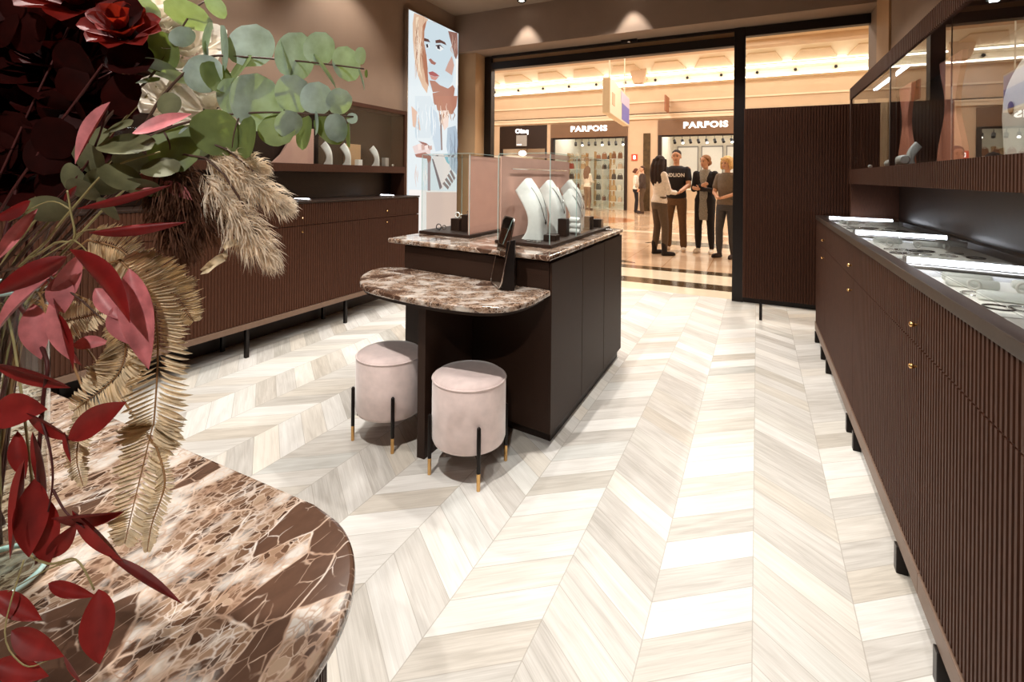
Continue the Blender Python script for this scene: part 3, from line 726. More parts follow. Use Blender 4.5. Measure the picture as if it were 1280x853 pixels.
for k, (dz, dx) in enumerate(((.0165, 0), (.0500, .004), (.0835, -.002))):
    c = at_case(-.985 + dx, 2.83) + Vector((0, 0, dz))
    roll(c + Vector((-.035, .01, 0)), c + Vector((.035, -.01, 0)), .0162, ('lowest', 'middle', 'topmost')[k] + ' white ring roll of the little stack before the shorter bust', 'stacked ring rolls')
def ring_on(loc, R, r, lab, group, mat='silver', rot=None, name='ring', cat='ring'):
    m = MB().torus((0, 0, 0), R, r, rot, 20, 6); lo = min(v.z for v in m.v); loc = Vector(loc)
    m.map(lambda v: v - Vector((0, 0, lo)) + loc)
    return tag(m.build(name, mat, None, smooth=180, origin=loc), lab, cat, group)
UPR = Matrix.Rotation(PI / 2, 3, 'X')
ring_on(at_case(-1.675, 2.51) + Vector((0, 0, .0785)), .016, .004, 'pale ring on the shorter dark block in the smaller case', 'rings on the display blocks', 'white', UPR)
ring_on(at_case(-1.66, 2.525) + Vector((.0, .005, .0785)), .010, .003, 'second smaller pale ring on the shorter dark block', 'rings on the display blocks', 'white', Matrix.Rotation(.4, 3, 'Z') @ UPR)
ring_on(at_case(-1.595, 2.52) + Vector((0, 0, .1045)), .010, .003, 'silver ring standing on the taller dark block in the smaller case', 'rings on the display blocks', 'silver', UPR)
ring_on(at_case(-1.79, 2.46), .018, .003, 'dark ring standing on the floor of the smaller case at its left', 'rings on the display blocks', 'black_metal', UPR)
ring_on(at_case(-1.775, 2.50), .012, .003, 'small silver ring behind the dark ring in the smaller case', 'rings on the display blocks', 'silver', Matrix.Rotation(.8, 3, 'Z') @ UPR)
ring_on(at_case(-1.03, 2.36), .020, .0025, 'silver bracelet lying at the foot of the front bust', 'bracelets in the island case', 'silver', None, 'bracelet', 'bracelet')
ring_on(at_case(-1.10, 2.38), .018, .0025, 'silver bracelet lying left of the foot of the front bust', 'bracelets in the island case', 'silver', None, 'bracelet', 'bracelet')
ring_on(isl((-.90, 3.30, .9065)), .02, .006, 'silver ring stand on the marble behind the larger case corner', None, 'silver', None, 'ring_dish', 'dish')

# ================================================================== RIGHT-HAND SHOWCASE CONTENTS
rnd = random.Random(3)
trays = [('near', .67, 1.52, 1.98), ('middle', .67, 2.45, 2.98), ('far', .67, 3.55, 4.08)]
where = {'near': 'nearest the camera', 'middle': 'between the two farther light bars', 'far': 'at the far end'}
GT = 'white trays in the right-hand showcase'
for nm, xc, y0, y1 in trays:
    block((.665, (y0 + y1) / 2, .9575), .36, y1 - y0, .010, 'white jewellery tray in the right-hand showcase, ' + where[nm], GT, 'white', 0, 'jewellery_tray', 'tray')
    zt = .968
    L_ = y1 - y0
    spots = [(.56, .86), (.70, .74), (.80, .90), (.545, .66), (.70, .30), (.56, .28)]
    for k, (x, fy) in enumerate(spots[:3 if nm != 'near' else 6]):
        y = y0 + fy * L_
        roll((x - .055, y + .01, zt + .0135), (x + .055, y - .012, zt + .0135), .013, 'white bracelet roll on the showcase tray ' + where[nm], 'bracelet rolls, tray ' + where[nm])
    for k in range(10):
        x = .52 + .042 * (k % 7) + rnd.uniform(-.006, .006); y = y0 + ((.10, .46) if nm == 'near' else (.16, .38))[k % 2] * L_ + rnd.uniform(-.01, .01)
        ring_on((x, y, zt), .028, .0022, 'thin silver bracelet lying on the showcase tray ' + where[nm], 'bracelets, tray ' + where[nm], 'silver' if k % 3 else 'black_metal', None, 'bracelet', 'bracelet')
    for k in range(3):
        x = .54 + .10 * k; y = y0 + .58 * L_ + rnd.uniform(-.01, .01)
        ring_on((x, y, zt), .0125, .0035, 'pale upright ring on the showcase tray ' + where[nm], 'rings, tray ' + where[nm], 'white', Matrix.Rotation(rnd.uniform(-.6, .6), 3, 'Z') @ UPR)

# ================================================================== RIGHT WALL SHOWCASE CONTENTS (shelf top z = 1.345)
zs = 1.346
# blush neck-shaped boards
def neck_board(y, wid_, lab):
    H_, pts = .50, []
    for k in range(15):
        s = k / 14; z = H_ * s
        w = wid_ * (.5 + .18 * math.cos(PI * 2 * (s - .05)) - .08 * s)
        pts.append((w, z))
    out = [(y - w, z) for w, z in pts] + [(y + w, z) for w, z in reversed(pts)]
    m = MB().slab([Vector((.80, a, zs + b)) for a, b in out], (.02, 0, 0))
    return tag(m.build('bust_board', 'blush_deep', None, smooth=40, origin=(.81, y, zs)), lab, 'display board', 'blush neck boards')
neck_board(3.74, .24, 'blush neck-shaped display board standing left in the right wall showcase')
neck_board(2.96, .26, 'blush neck-shaped display board standing in the middle of the right wall showcase')
bust((.745, 1.98, zs), PI, 1.2, 'large white necklace bust at the right picture edge in the wall showcase', None, 'white_leather', 1.25)
tag(MB().ell((.676, 1.98, 1.49), .006, .012, .02).build('pendant', 'black_metal', None, smooth=90, origin=(.676, 1.98, 1.47)), 'dark drop pendant hanging on the large bust at the right edge', 'pendant')
g = 'small white jewellery props at the far end of the right shelf'
roll((.70, 3.52, zs + .026), (.70, 3.64, zs + .022), .022, 'white bracelet roll lying at the far end of the right shelf', g)
roll((.72, 3.36, zs + .036), (.72, 3.45, zs + .036), .028, 'stubby white roll beside the divider on the right shelf', g)
bust((.78, 3.50, zs), PI, .42, 'tiny upright white bust behind the white rolls on the right shelf', g)
tag(MB().ell((.67, 3.98, zs + .0135), .013, .013, .0135).build('pearl', 'white', None, smooth=180, origin=(.67, 3.98, zs)), 'single white bead at the far left end of the right shelf', 'bead')
block((.70, 1.60, zs), .10, .36, .012, 'white tray under the large bust at the right edge of the wall showcase', None, 'white_leather', 0, 'jewellery_tray', 'tray')

# ================================================================== LEFT WALL SHOWCASE CONTENTS (shelf top z = 1.355)
zl = 1.356; GL = 'white busts on the left shelf'
bust((-3.355, 3.14, zl), .7, .60, 'small white bust leftmost on the left shelf, under the eucalyptus tip', GL)
bust((-3.355, 3.36, zl), .7, .60, 'small white bust in the middle of the left shelf', GL)
bust((-3.355, 3.74, zl), .7, .60, 'small white bust rightmost on the left shelf', GL)
block((-3.35, 3.50, zl), .05, .05, .055, 'low white block beside the middle white bust on the left shelf', None, 'white_leather')
block((-3.35, 3.87, zl), .05, .05, .085, 'clear pale block right of the rightmost white bust on the left shelf', None, 'grey')
block((-3.41, 3.48, zl), .02, .20, .20, 'tan square backing board behind the white busts on the left shelf', None, 'plaster_warm', 0, 'backing_board', 'display board')
m = MB().slab([Vector((-3.40, a, zl + b)) for a, b in ((2.62, 0), (3.02, 0), (3.02, .30), (2.80, .30), (2.76, .16), (2.70, .07))], (-.02, 0, 0))
tag(m.build('bust_board', 'blush', None, origin=(-3.41, 2.84, zl)), 'blush display board with slanting curved edge on the left shelf', 'display board')
tag(MB().ell((-3.33, 3.96, zl + .012), .012, .012, .012).build('pearl', 'white', None, smooth=180, origin=(-3.33, 3.96, zl)), 'single white bead at the right end of the left shelf', 'bead')
block((-3.33, 2.42, zl), .05, .09, .02, 'small silver dish lying on the left shelf near the pampas plume', None, 'silver', 0, 'dish', 'dish')
# ================================================================== THE MALL OUTSIDE
MX0, MX1, MY0, MY1, MZ = -15.0, 7.5, 5.72, 19.0, 5.6
struct('floor_mall', MB().box(MX0, MX1, 7.20, MY1, -.05, -.001), 'mall_floor')
struct('floor_strip_1', MB().box(MX0, MX1, YF, 6.03, -.05, -.001), 'stone_pale')
struct('floor_strip_2', MB().box(MX0, MX1, 6.03, 6.35, -.05, -.001), 'stone_dark')
struct('floor_strip_3', MB().box(MX0, MX1, 6.35, 6.95, -.05, -.001), 'stone_pale')
struct('floor_strip_4', MB().box(MX0, MX1, 6.95, 7.20, -.05, -.001), 'stone_dark')
struct('floor_strip_5', MB().prism([(-1.95, 9.75), (3.5, 9.75), (3.5, 10.35), (-1.75, 10.35)], -.001, .001), 'stone_dark')
struct('floor_strip_6', MB().prism([(-2.6 + 1.0 * math.cos(k * PI / 16), 7.35 + .30 * math.sin(k * PI / 16)) for k in range(17)], -.001, .001), 'stone_dark')
struct('floor_strip_7', MB().prism([(-4.3 + 1.1 * math.cos(k * PI / 12), 14.4 + 1.1 * math.sin(k * PI / 12)) for k in range(24)], -.001, .001), plain('russet_stone', lin(170, 106, 66), .14, var=.2, scale=4))
struct('floor_strip_8', MB().box(MX0, MX1, 11.6, 11.9, -.001, .001), 'stone_pale')
struct('ceiling_mall', MB().box(MX0, MX1, 5.62, 23.2, MZ, MZ + .1), 'cream')
struct('wall_mall_left', MB().box(MX0 - .1, MX0, 5.62, 23.2, 0, MZ), 'cream')
struct('wall_mall_right', MB().box(MX1, MX1 + .1, 5.62, 23.2, 0, MZ), 'cream')
m = MB().box(MX0, XL - .1, 5.62, 5.72, 0, MZ).box(XR + .1, MX1, 5.62, 5.72, 0, MZ).box(XL - .1, XR + .1, 5.725, 5.80, 2.9, MZ)
struct('wall_mall_front', m, 'cream')
# far facade with shop openings
ops = [(-10.06, -7.84), (-7.66, -4.48), (-3.34, -.06), (.5, 3.6)]
m = MB().box(MX0, MX1, MY1, MY1 + .2, 3.43, MZ); x = MX0
for a, b in ops:
    m.box(x, a, MY1, MY1 + .2, 0, 3.43); x = b
m.box(x, MX1, MY1, MY1 + .2, 0, 3.43)
struct('wall_mall_back', m, 'tan')
struct('trim_10', MB().box(MX0, MX1, MY1 - .07, MY1, 3.48, 3.60).box(MX0, MX1, MY1 - .10, MY1, 3.60, 3.66), 'cream')
struct('trim_11', MB().box(MX0, MX1, MY1 - .05, MY1, 3.66, 3.70), 'stone_dark')
struct('trim_12', MB().box(MX0, MX1, MY1 - .05, MY1, 4.10, 4.16), 'cream')
# cornice and cove
prof = [(0, 4.70), (-.30, 4.72), (-.34, 4.80), (-.20, 4.84), (-.20, 4.98), (-.42, 5.02), (-.46, 5.08), (-.36, 5.12), (-1.5, 5.52), (-1.5, 5.6), (0, 5.6)]
struct('trim_13', MB().loft([[Vector((xx, MY1 + a, z)) for a, z in prof] for xx in (MX0, MX1)]), 'cream_light')
struct('trim_14', MB().box(MX0, MX1, MY1 - 1.9, MY1 - 1.5, 5.42, 5.6), 'tan')
for z, d, nm in ((4.735, .36, 'lower'), (5.045, .49, 'upper')):
    o = MB().box(MX0 + .1, MX1 - .1, MY1 - d - .03, MY1 - d + .01, z - .025, z + .025).build('cove_light', 'led_warm', None, origin=(0, MY1, z))
    tag(o, 'long warm cove light running along the %s edge of the far mall cornice' % nm, 'light')
for k in range(14):
    x = -13.4 + 1.5 * k
    cof = MB().slab([Vector((x - .62, MY1 - .55, 5.19)), Vector((x + .62, MY1 - .55, 5.19)), Vector((x + .40, MY1 - 1.1, 5.385)), Vector((x - .40, MY1 - 1.1, 5.385))], (0, -.02, -.05))
    cof.build('trim_%d' % (20 + k), 'cream'); COL.objects['trim_%d' % (20 + k)]['kind'] = 'structure'
for k in range(12):
    x = -10.2 + 1.13 * k
    t = thing('cornice_spotlight', (x, MY1 - .25, 4.86), 'tiny dark spotlight set in the far mall cornice', 'light', 'cornice spotlights')
    MB().ell((x, MY1 - .26, 4.90), .05, .05, .05).build('head', 'black_metal', t)
    MB().tube([(x, MY1 - .20, 4.90), (x, MY1 - .26, 4.90)], .015).build('arm', 'black_metal', t)
struct('trim_15', MB().loft([[Vector((-3.95 + i * a, MY1 - d, z)) for i, d in ((-1, 0.1), (1, 0.1), (1, .75), (-1, .75))] for a, z in ((.16, 4.75), (.24, 4.95), (.30, 5.25), (.42, 5.40), (.42, 5.55))]), 'tan')   # capital

MT['fascia'] = plain('brown_shop_fascia', lin(110, 80, 54), .5, var=.06, scale=3)
MT['letter'] = plain('lit_white_letters', lin(255, 255, 255), .4, var=0, emit=(1, .98, .95, 1), estr=1.6)
MT['shop_white'] = plain('shop_white_paint', lin(236, 230, 216), .7, var=.03, scale=3)
MT['shop_fill'] = plain('shop_fill_glow', lin(255, 255, 255), .5, var=0, emit=(1, .96, .90, 1), estr=5.5)  # glow of panels added as fill light for the far shops
nsh = [0]
def shopbox(a, b, d, mt):
    nsh[0] += 1; n = nsh[0]
    struct('floor_shop_%d' % n, MB().box(a, b, MY1 + .2, d, -.05, 0), 'stone_pale')
    struct('wall_shop_%d' % n, MB().box(a, b, d, d + .1, 0, 3.3).box(a - .05, a, MY1 + .2, d, 0, 3.3).box(b, b + .05, MY1 + .2, d, 0, 3.3), mt)
    struct('ceiling_shop_%d' % n, MB().box(a, b, MY1 + .2, d, 3.3, 3.35), 'shop_white')
def shop(x0, x1, lab, letter_x, letters, lw, lh, glass):
    xc = (x0 + x1) / 2; t = thing('storefront', (xc, MY1, 0), lab, 'shop front', 'far shop fronts')
    MB().box(x0, x1, MY1 - .06, MY1 + .18, 2.86, 3.42).build('fascia', 'fascia', t)
    MB().box(x0, x0 + .12, MY1 - .05, MY1 + .18, 0, 2.86).box(x1 - .12, x1, MY1 - .05, MY1 + .18, 0, 2.86).box(x0 + .12, x1 - .12, MY1, MY1 + .12, 2.80, 2.86).build('frame', 'wood_dark', t)
    if letters:
        vs, fs = text_mesh(letters, lw, lh, .02, .035)
        m = MB().add([Vector((letter_x + v.x, MY1 - .09 - v.z, 3.20 + v.y)) for v in vs], fs)
        tag(m.build('lettering', 'letter', t), 'white lit letters')
    if glass:
        MB().box(x0 + .12, x1 - .12, MY1 + .05, MY1 + .06, .06, 2.80).build('glass_pane', 'glass', t)
    a, b, d = x0 - .03, x1 + .03, MY1 + 4.0
    shopbox(a, b, d, 'shop_white')
    for k in range(3):
        xx = x0 + (k + .5) * (x1 - x0) / 3
        tag(MB().box(xx - .30, xx + .30, MY1 + .8, MY1 + 2.6, 3.27, 3.299).build('shop_fill_panel', 'shop_fill', None, origin=(xx, MY1 + 1.7, 3.27)), 'added ceiling fill panel inside the ' + lab.split(',')[0], 'light', 'fill panels of the far shops')
    return t
s1 = shop(-7.66, -4.48, 'shop with bright cluttered window and white letters, left of the pillar', -6.02, 'PARFOIS', 1.50, .23, True)
s2 = shop(-3.34, -.06, 'shop with white letters and track spotlights, behind the standing people', -1.68, 'PARFOIS', 1.50, .23, False)
for k in range(3):                                                  # framed pale wall panels of the right shop
    x = -2.75 + 1.0 * k
    wp = thing('wall_panel', (x, MY1 + 3.95, .9), ('left', 'middle', 'right')[k] + ' pale framed panel on the back wall behind the people', 'wall panel', 'framed panels of the right shop')
    MB().box(x - .40, x + .40, MY1 + 3.93, MY1 + 3.998, .9, 2.62).build('panel_face', 'white', wp)
    MB().box(x - .44, x - .40, MY1 + 3.92, MY1 + 3.998, .9, 2.66).box(x + .40, x + .44, MY1 + 3.92, MY1 + 3.998, .9, 2.66).box(x - .44, x + .44, MY1 + 3.92, MY1 + 3.998, 2.62, 2.68).build('panel_frame', 'grey', wp)
tr = 0
for x0, n, y in ((-2.9, 9, MY1 + 1.0), (-7.0, 9, MY1 + 1.2)):
    for k in range(n):
        x = x0 + .29 * k
        t = thing('track_spotlight', (x, y, 2.78), 'black track spotlight hanging inside the shop ' + ('behind the people' if x0 > -4 else 'left of the pillar'), 'light', 'track spotlights, ' + ('right shop' if x0 > -4 else 'left shop'))
        MB().tube([(x, y, 2.74), (x + .04, y - .10, 2.62)], .055, 10).build('head', 'black_metal', t)
        MB().tube([(x, y, 3.30), (x, y, 2.74)], .010, 6).build('stem', 'black_metal', t)
        if k % 3 == 1: MB().tube([(x + .04, y - .10, 2.62), (x + .043, y - .108, 2.61)], .045, 10).build('lamp', 'lamp_white', t)
# shelving and bags of the left shop
pal = [plain('bag_%d' % i, lin(*c), .5, var=.1) for i, c in enumerate(((120, 66, 40), (196, 158, 110), (60, 44, 36), (226, 214, 190), (150, 96, 60), (172, 60, 44), (92, 84, 70), (210, 180, 150)))]
rb = random.Random(11)
def bag(x, y, z, w, h, mt, lab, grp):
    m = MB().loft([[Vector((x + i * a, y + j * b, z + c)) for i, j in ((-1, -1), (1, -1), (1, 1), (-1, 1))] for a, b, c in ((w / 2, .06, 0), (w / 2 * 1.02, .07, h * .4), (w / 2 * .82, .04, h))])
    m.torus((x, y, z + h), w * .28, .010, UPR, 14, 5, arc=PI)
    return tag(m.build('handbag', mt, None, smooth=40, origin=(x, y, z)), lab, 'handbag', grp)
for k, (x, y, hgt) in enumerate(((-7.0, MY1 + 1.5, 2.3), (-6.0, MY1 + 2.2, 2.4), (-5.1, MY1 + 1.4, 2.3))):
    t = thing('shelf_rack', (x, y, 0), ('shelf rack at the left of the cluttered shop', 'shelf rack in the middle of the cluttered shop', 'shelf rack at the right of the cluttered shop')[k], 'shelf', 'shelf racks of the left shop')
    for dx in (-.42, .42): MB().box(x + dx - .015, x + dx + .015, y - .15, y + .15, 0, hgt).build('post', 'brass', t)
    zz = [.25, .72, 1.18, 1.62, 2.05]
    for z in zz: MB().box(x - .405, x + .405, y - .17, y + .17, z - .02, z).build('shelf', 'white', t)
    for z in zz:
        for q in range(3):
            bag(x - .26 + .26 * q, y - .05, z, rb.uniform(.15, .22), rb.uniform(.17, .26), rb.choice(pal), 'small handbag on a shelf rack in the cluttered shop', 'handbags on the shop racks')
# island plinths in the right shop
for k, x in enumerate((-2.5, -1.1)):
    t = thing('display_plinth', (x, MY1 + 1.8, 0), ('display plinth at the left inside the shop behind the people', 'display plinth at the right inside the shop behind the people')[k], 'plinth')
    MB().box(x - .45, x + .45, MY1 + 1.5, MY1 + 2.1, 0, .8).build('body', 'tan', t); MB().box(x - .48, x + .48, MY1 + 1.47, MY1 + 2.13, .8, .84).build('top', 'white', t)
    for q in range(3): bag(x - .3 + .3 * q, MY1 + 1.75, .84, .2, .24, pal[(q + 3 * k) % 8], 'handbag on a plinth behind the standing people', 'handbags on the plinths')
# kiosk at the far left with dark sign board
t = thing('storefront', (-8.95, MY1, 0), 'dark-fronted shop with small white sign at the far left, above the glass cases', 'shop front', 'far shop fronts')
MB().box(-10.06, -7.84, MY1 - .02, MY1 + .18, 2.45, 3.40).build('fascia', 'wood_dark', t)
MB().box(-10.06, -9.98, MY1 - .02, MY1 + .18, 0, 2.45).box(-7.92, -7.84, MY1 - .02, MY1 + .18, 0, 2.45).build('frame', 'wood_dark', t)
shopbox(-10.1, -7.8, MY1 + 3, 'tan')
tag(MB().box(-9.6, -8.2, MY1 + .8, MY1 + 2, 3.27, 3.299).build('shop_fill_panel', 'shop_fill', None, origin=(-8.9, MY1 + 1.4, 3.27)), 'added ceiling fill panel inside the dark-fronted shop', 'light', 'fill panels of the far shops')
vs, fs = text_mesh('Oinq', .60, .26, .02, .03)
tag(MB().add([Vector((-8.98 + v.x, MY1 - .05 - v.z, 3.17 + v.y)) for v in vs], fs).build('lettering', 'letter', t), 'white lit letters')
sc_ = MB().box(-9.24, -8.74, MY1 - .06, MY1 - .021, 2.55, 3.02).build('sign_panel', 'grey', t, bevel=.01)
tag(MB().box(-9.20, -8.98, MY1 - .064, MY1 - .061, 2.60, 2.64).build('small_mark', 'letter', sc_), 'small white line')
t = thing('shop_counter', (-8.9, 17.6, 0), 'pale shop counter in front of the dark-fronted shop at far left', 'counter')
MB().box(-9.9, -8.0, 17.3, 17.9, 0, 2.0).build('body', 'cream_light', t); MB().box(-9.95, -7.95, 17.25, 17.95, 2.0, 2.06).build('top', 'white', t)
tag(MB().ell((-8.25, 17.5, 2.17), .15, .15, .11).build('globe_lamp', 'lamp_white', None, smooth=180, origin=(-8.25, 17.5, 2.06)), 'glowing white globe lamp on the far pale shop counter', 'lamp')
# pillar panel and fire sign
struct('trim_16', MB().box(-3.88, -3.62, MY1 - .03, MY1, 0, 2.95), 'stone_dark')
t = thing('fire_sign', (-4.2, MY1 - .01, 1.95), 'small red square fire alarm sign on the tan pillar', 'sign')
MB().box(-4.32, -4.10, MY1 - .03, MY1 - .001, 1.92, 2.16).build('plate', plain('red_sign', lin(206, 70, 40), .5, var=.05), t)
MB().box(-4.25, -4.17, MY1 - .034, MY1 - .031, 1.97, 2.11).build('pictogram', 'letter', t)
# hanging direction sign
t = thing('hanging_sign', (-2.75, 10.3, 2.5), 'large cream and blue hanging sign below the mall ceiling', 'sign')
A, B = at(763, 98, 10.0), at(787, 113, 12.6); A2, B2 = A.copy(), B.copy(); A2.z = B2.z = 3.30
dv = (B2 - A2).normalized(); sd = Vector((-dv.y, dv.x, 0)) * .16; H_ = Vector((0, 0, -.72))
MT['sign_cream'] = plain('sign_cream', lin(226, 214, 190), .4, var=.02); MT['sign_blue'] = plain('sign_blue', lin(96, 100, 190), .4, var=.05); MT['sign_lilac'] = plain('sign_lilac', lin(196, 190, 220), .4, var=.04)
MB().loft([[A2, B2, B2 + sd, A2 + sd], [A2 + H_, B2 + H_, B2 + sd + H_, A2 + sd + H_]]).build('body', 'sign_cream', t, bevel=.01)
L_ = (B2 - A2).length; off = -sd.normalized() * .006
for a, b, z0, z1, mt, nm in ((.50, .98, -.30, -.04, 'sign_lilac', 'upper_panel'), (.55, .98, -.68, -.30, 'sign_blue', 'lower_panel'), (.08, .20, -.52, -.26, 'tan', 'arrow_mark')):
    p = [A2 + dv * L_ * a + Vector((0, 0, z0)), A2 + dv * L_ * b + Vector((0, 0, z0)), A2 + dv * L_ * b + Vector((0, 0, z1)), A2 + dv * L_ * a + Vector((0, 0, z1))]
    MB().slab([q + off for q in p], off * -.8).build(nm, mt, t)
for f in (.12, .88):
    q = A2 + dv * L_ * f + sd * .5
    MB().tube([q, Vector((q.x, q.y, MZ))], .014, 8).build('rod', 'sign_cream', t)
t = thing('blade_sign', (-2.95, MY1 - .5, 3.7), 'small russet blade sign projecting above the right shop', 'sign')
MB().box(-2.97, -2.93, MY1 - .95, MY1 - .12, 3.66, 4.22).build('plate', plain('russet_sign', lin(150, 96, 66), .5, var=.1), t)
MB().box(-2.965, -2.935, MY1 - .12, MY1, 3.9, 3.95).build('bracket', 'black_metal', t)
MB().box(-2.99, -2.971, MY1 - .7, MY1 - .4, 3.78, 4.1).build('mark', 'sign_cream', t)
# ================================================================== PEOPLE
MT['skin'] = plain('skin', lin(206, 156, 126), .5, var=.05, scale=20)
MT['lip'] = plain('lips', lin(170, 96, 86), .5, var=.03)
MT['eye'] = plain('eyes', lin(40, 28, 24), .3, var=0)
def cloth(n, r, g, b, var=.12, scale=30): return plain(n, lin(r, g, b), .85, var=var, scale=scale, bump=.2)
def remesh(mb, name, mats, parent, vox, smooth_it=3):
    o = mb.build(name + '_raw', mats, None)
    r = o.modifiers.new('r', 'REMESH'); r.mode = 'VOXEL'; r.voxel_size = vox; r.use_smooth_shade = True
    s = o.modifiers.new('s', 'SMOOTH'); s.iterations = smooth_it; s.factor = .5
    dg = bpy.context.evaluated_depsgraph_get(); me = bpy.data.meshes.new_from_object(o.evaluated_get(dg)); me.name = name
    old = o.data; bpy.data.objects.remove(o); bpy.data.meshes.remove(old)
    me.polygons.foreach_set('use_smooth', [True] * len(me.polygons))
    n = bpy.data.objects.new(name, me); COL.objects.link(n); n.parent = parent
    return n
def limb(mb, pts, rad, n=14):
    mb.tube(pts, rad, n)
    for p, r in zip(pts, rad): mb.ell(p, r, r, r, None, n, 8)
def rings(mb, data, n=20):
    mb.loft([[Vector((x + rx * math.cos(2 * PI * k / n), ry * math.sin(2 * PI * k / n), z)) for k in range(n)] for z, x, rx, ry in data])
def hand(mb, w, d, palm, s=1.0, curl=.6):
    """Palm, four unequal bent fingers and a thumb. d = forearm direction, palm = direction the palm faces."""
    w, d = Vector(w), Vector(d).normalized(); palm = Vector(palm); palm = (palm - d * palm.dot(d)).normalized(); side = d.cross(palm)
    R = Matrix((d, side, palm)).transposed()
    mb.ell(w + d * .045 * s, .050 * s, .040 * s, .018 * s, R, 12, 8)
    for i, (o, l) in enumerate(((-.029, .068), (-.010, .076), (.009, .070), (.027, .054))):
        p = w + d * .080 * s + side * o * s; pts = [p]; a = 0; L = l * s / 3; q = p
        for k in range(3):
            a += curl * .55; q = q + (d * math.cos(a) + palm * math.sin(a)) * L; pts.append(q)
        mb.tube(pts, [.0095 * s, .009 * s, .0085 * s, .007 * s], 8)
    b = w + d * .028 * s - side * .034 * s; t1 = b + (d * .6 - side * .7 + palm * .4).normalized() * .035 * s; t2 = t1 + (d * .9 - side * .1 + palm * .35).normalized() * .032 * s
    mb.tube([b, t1, t2], [.012 * s, .010 * s, .008 * s], 8)
def person(label, loc, face, H, kind, head_turn, arms, feet, top, bottom, shoes, hair_mat, hair, vox=.007, top_extra=None, boots=False, skirt=None, short_sleeve=False, long_top=None):
    s = H / 1.72; t = thing('person', (0, 0, 0), label, 'person')
    fem = kind == 'f'; sw = .158 if fem else .185
    HR = Matrix.Rotation(head_turn, 3, 'Z'); HC = Vector((.012, 0, 1.605))
    def hd(x, y, z): return (HR @ Vector((x, y, z - 1.605))) + HC
    B = MB()
    # head: cranium, face, jaw, nose, ears
    B.ell(hd(-.005, 0, 1.630), .094, .073, .090, HR, 18, 12); B.ell(hd(.022, 0, 1.585), .070, .062, .088, HR, 16, 10); B.ell(hd(.038, 0, 1.527), .040, .038, .032, HR, 12, 8)
    B.loft([[hd(.088, -.008, 1.615), hd(.088, .008, 1.615), hd(.085, .006, 1.62), hd(.085, -.006, 1.62)], [hd(.106, -.015, 1.572), hd(.106, .015, 1.572), hd(.075, .015, 1.575), hd(.075, -.015, 1.575)]])
    for y in (-1, 1): B.ell(hd(-.005, .074 * y, 1.598), .018, .010, .030, HR, 8, 6)
    limb(B, [Vector((-.012, 0, 1.39)), hd(-.012, 0, 1.53)], [.052 if not fem else .046, .048 if not fem else .042])
    tor = [(.84, 0, .10, .155), (.94, -.005, .112, .168), (1.05, 0, .085, .125), (1.2, .008, .105, .148), (1.32, 0, .098, .158), (1.40, -.008, .075, .140), (1.445, -.012, .05, .07)] if fem else \
          [(.84, 0, .105, .150), (.94, 0, .112, .158), (1.06, 0, .098, .143), (1.22, .005, .112, .168), (1.33, 0, .112, .182), (1.41, -.006, .085, .160), (1.45, -.012, .058, .085)]
    rings(B, tor)
    T = MB(); rings(T, [(z if z > .86 else (long_top or .88), x, rx + .014, ry + .014) for z, x, rx, ry in tor[:-1]] + [(1.45, -.012, .062, .085)])
    for sd, (E, W, pl, cu) in zip((1, -1), arms):                # left (+Y), right (-Y)
        S = Vector((-.01, sw * sd, 1.39)); E = Vector(E); W = Vector(W)
        limb(B, [S, E, W], [.042 if short_sleeve else .048, .038, .026] if fem else [.046, .044, .031]); hand(B, W, W - E, pl, 1.0 if not fem else .9, cu)
        if short_sleeve: limb(T, [S + Vector((0, -.012 * sd, -.012)), S.lerp(E, .62)], [.061, .060])
        else: limb(T, [S, E, E.lerp(W, .88)], [.060, .052, .042] if fem else [.068, .058, .046])
    P = MB(); rings(P, [(.80, 0, .115, .165), (.88, -.004, .122, .175), (.96, -.004, .118, .172), (1.02, 0, .104, .155)] if fem else [(.78, 0, .112, .160), (.88, 0, .120, .168), (.98, 0, .116, .165), (1.02, 0, .112, .160)])
    shoes_ = []
    for sd, (fx, fy, turn, hz) in zip((1, -1), feet):
        hip = Vector((0, .085 * sd, .86)); an = Vector((fx - .02, fy, .085 + hz)); kn = hip.lerp(an, .50) + Vector((.035, .008 * sd, .01))
        limb(B, [hip, kn, an], [.080, .052, .036]); limb(P, [hip, kn, kn.lerp(an, .55), an + Vector((0, 0, .01))], [.094, .064, .060 if fem else .062, .043 if fem else .058])
        RF = Matrix.Rotation(turn, 3, 'Z'); f = lambda x, y, z: RF @ Vector((x, y, z)) + Vector((fx - .02, fy, hz))
        SH = MB(); shoes_.append(SH)
        B.ell(f(.07, 0, .035), .10, .036, .028, RF, 12, 8)
        heel = .05 if boots else .012
        SH.ell(f(.085, 0, .036), .125 if not fem else .110, .044 if not fem else .038, .036, RF, 14, 8); SH.ell(f(-.005, 0, .055), .050, .040, .050, RF, 12, 8)
        if boots: limb(SH, [f(0, 0, .06), f(-.005, 0, .20)], [.046, .050]); SH.tube([f(-.03, 0, .06), f(-.035, 0, .001)], [.024, .016], 8)
        SH.loft([[f(x, y * .9, .001 if not (boots and -.02 < x < .04) else .03) for x, y in ((-.05, -.03), (.09, -.04), (.19, -.02), (.19, .02), (.09, .04), (-.05, .03))], [f(x, y, .03) for x, y in ((-.05, -.03), (.09, -.04), (.19, -.02), (.19, .02), (.09, .04), (-.05, .03))]])
    Hh = MB(); hair(Hh, hd, HR)
    Sc = lambda mb: mb.map(lambda v: v * s)
    body = remesh(Sc(B), 'body', 'skin', t, vox)
    tp_ = remesh(Sc(T), 'top', top, t, vox * 1.3); remesh(Sc(P), 'trousers', bottom, t, vox * 1.3)
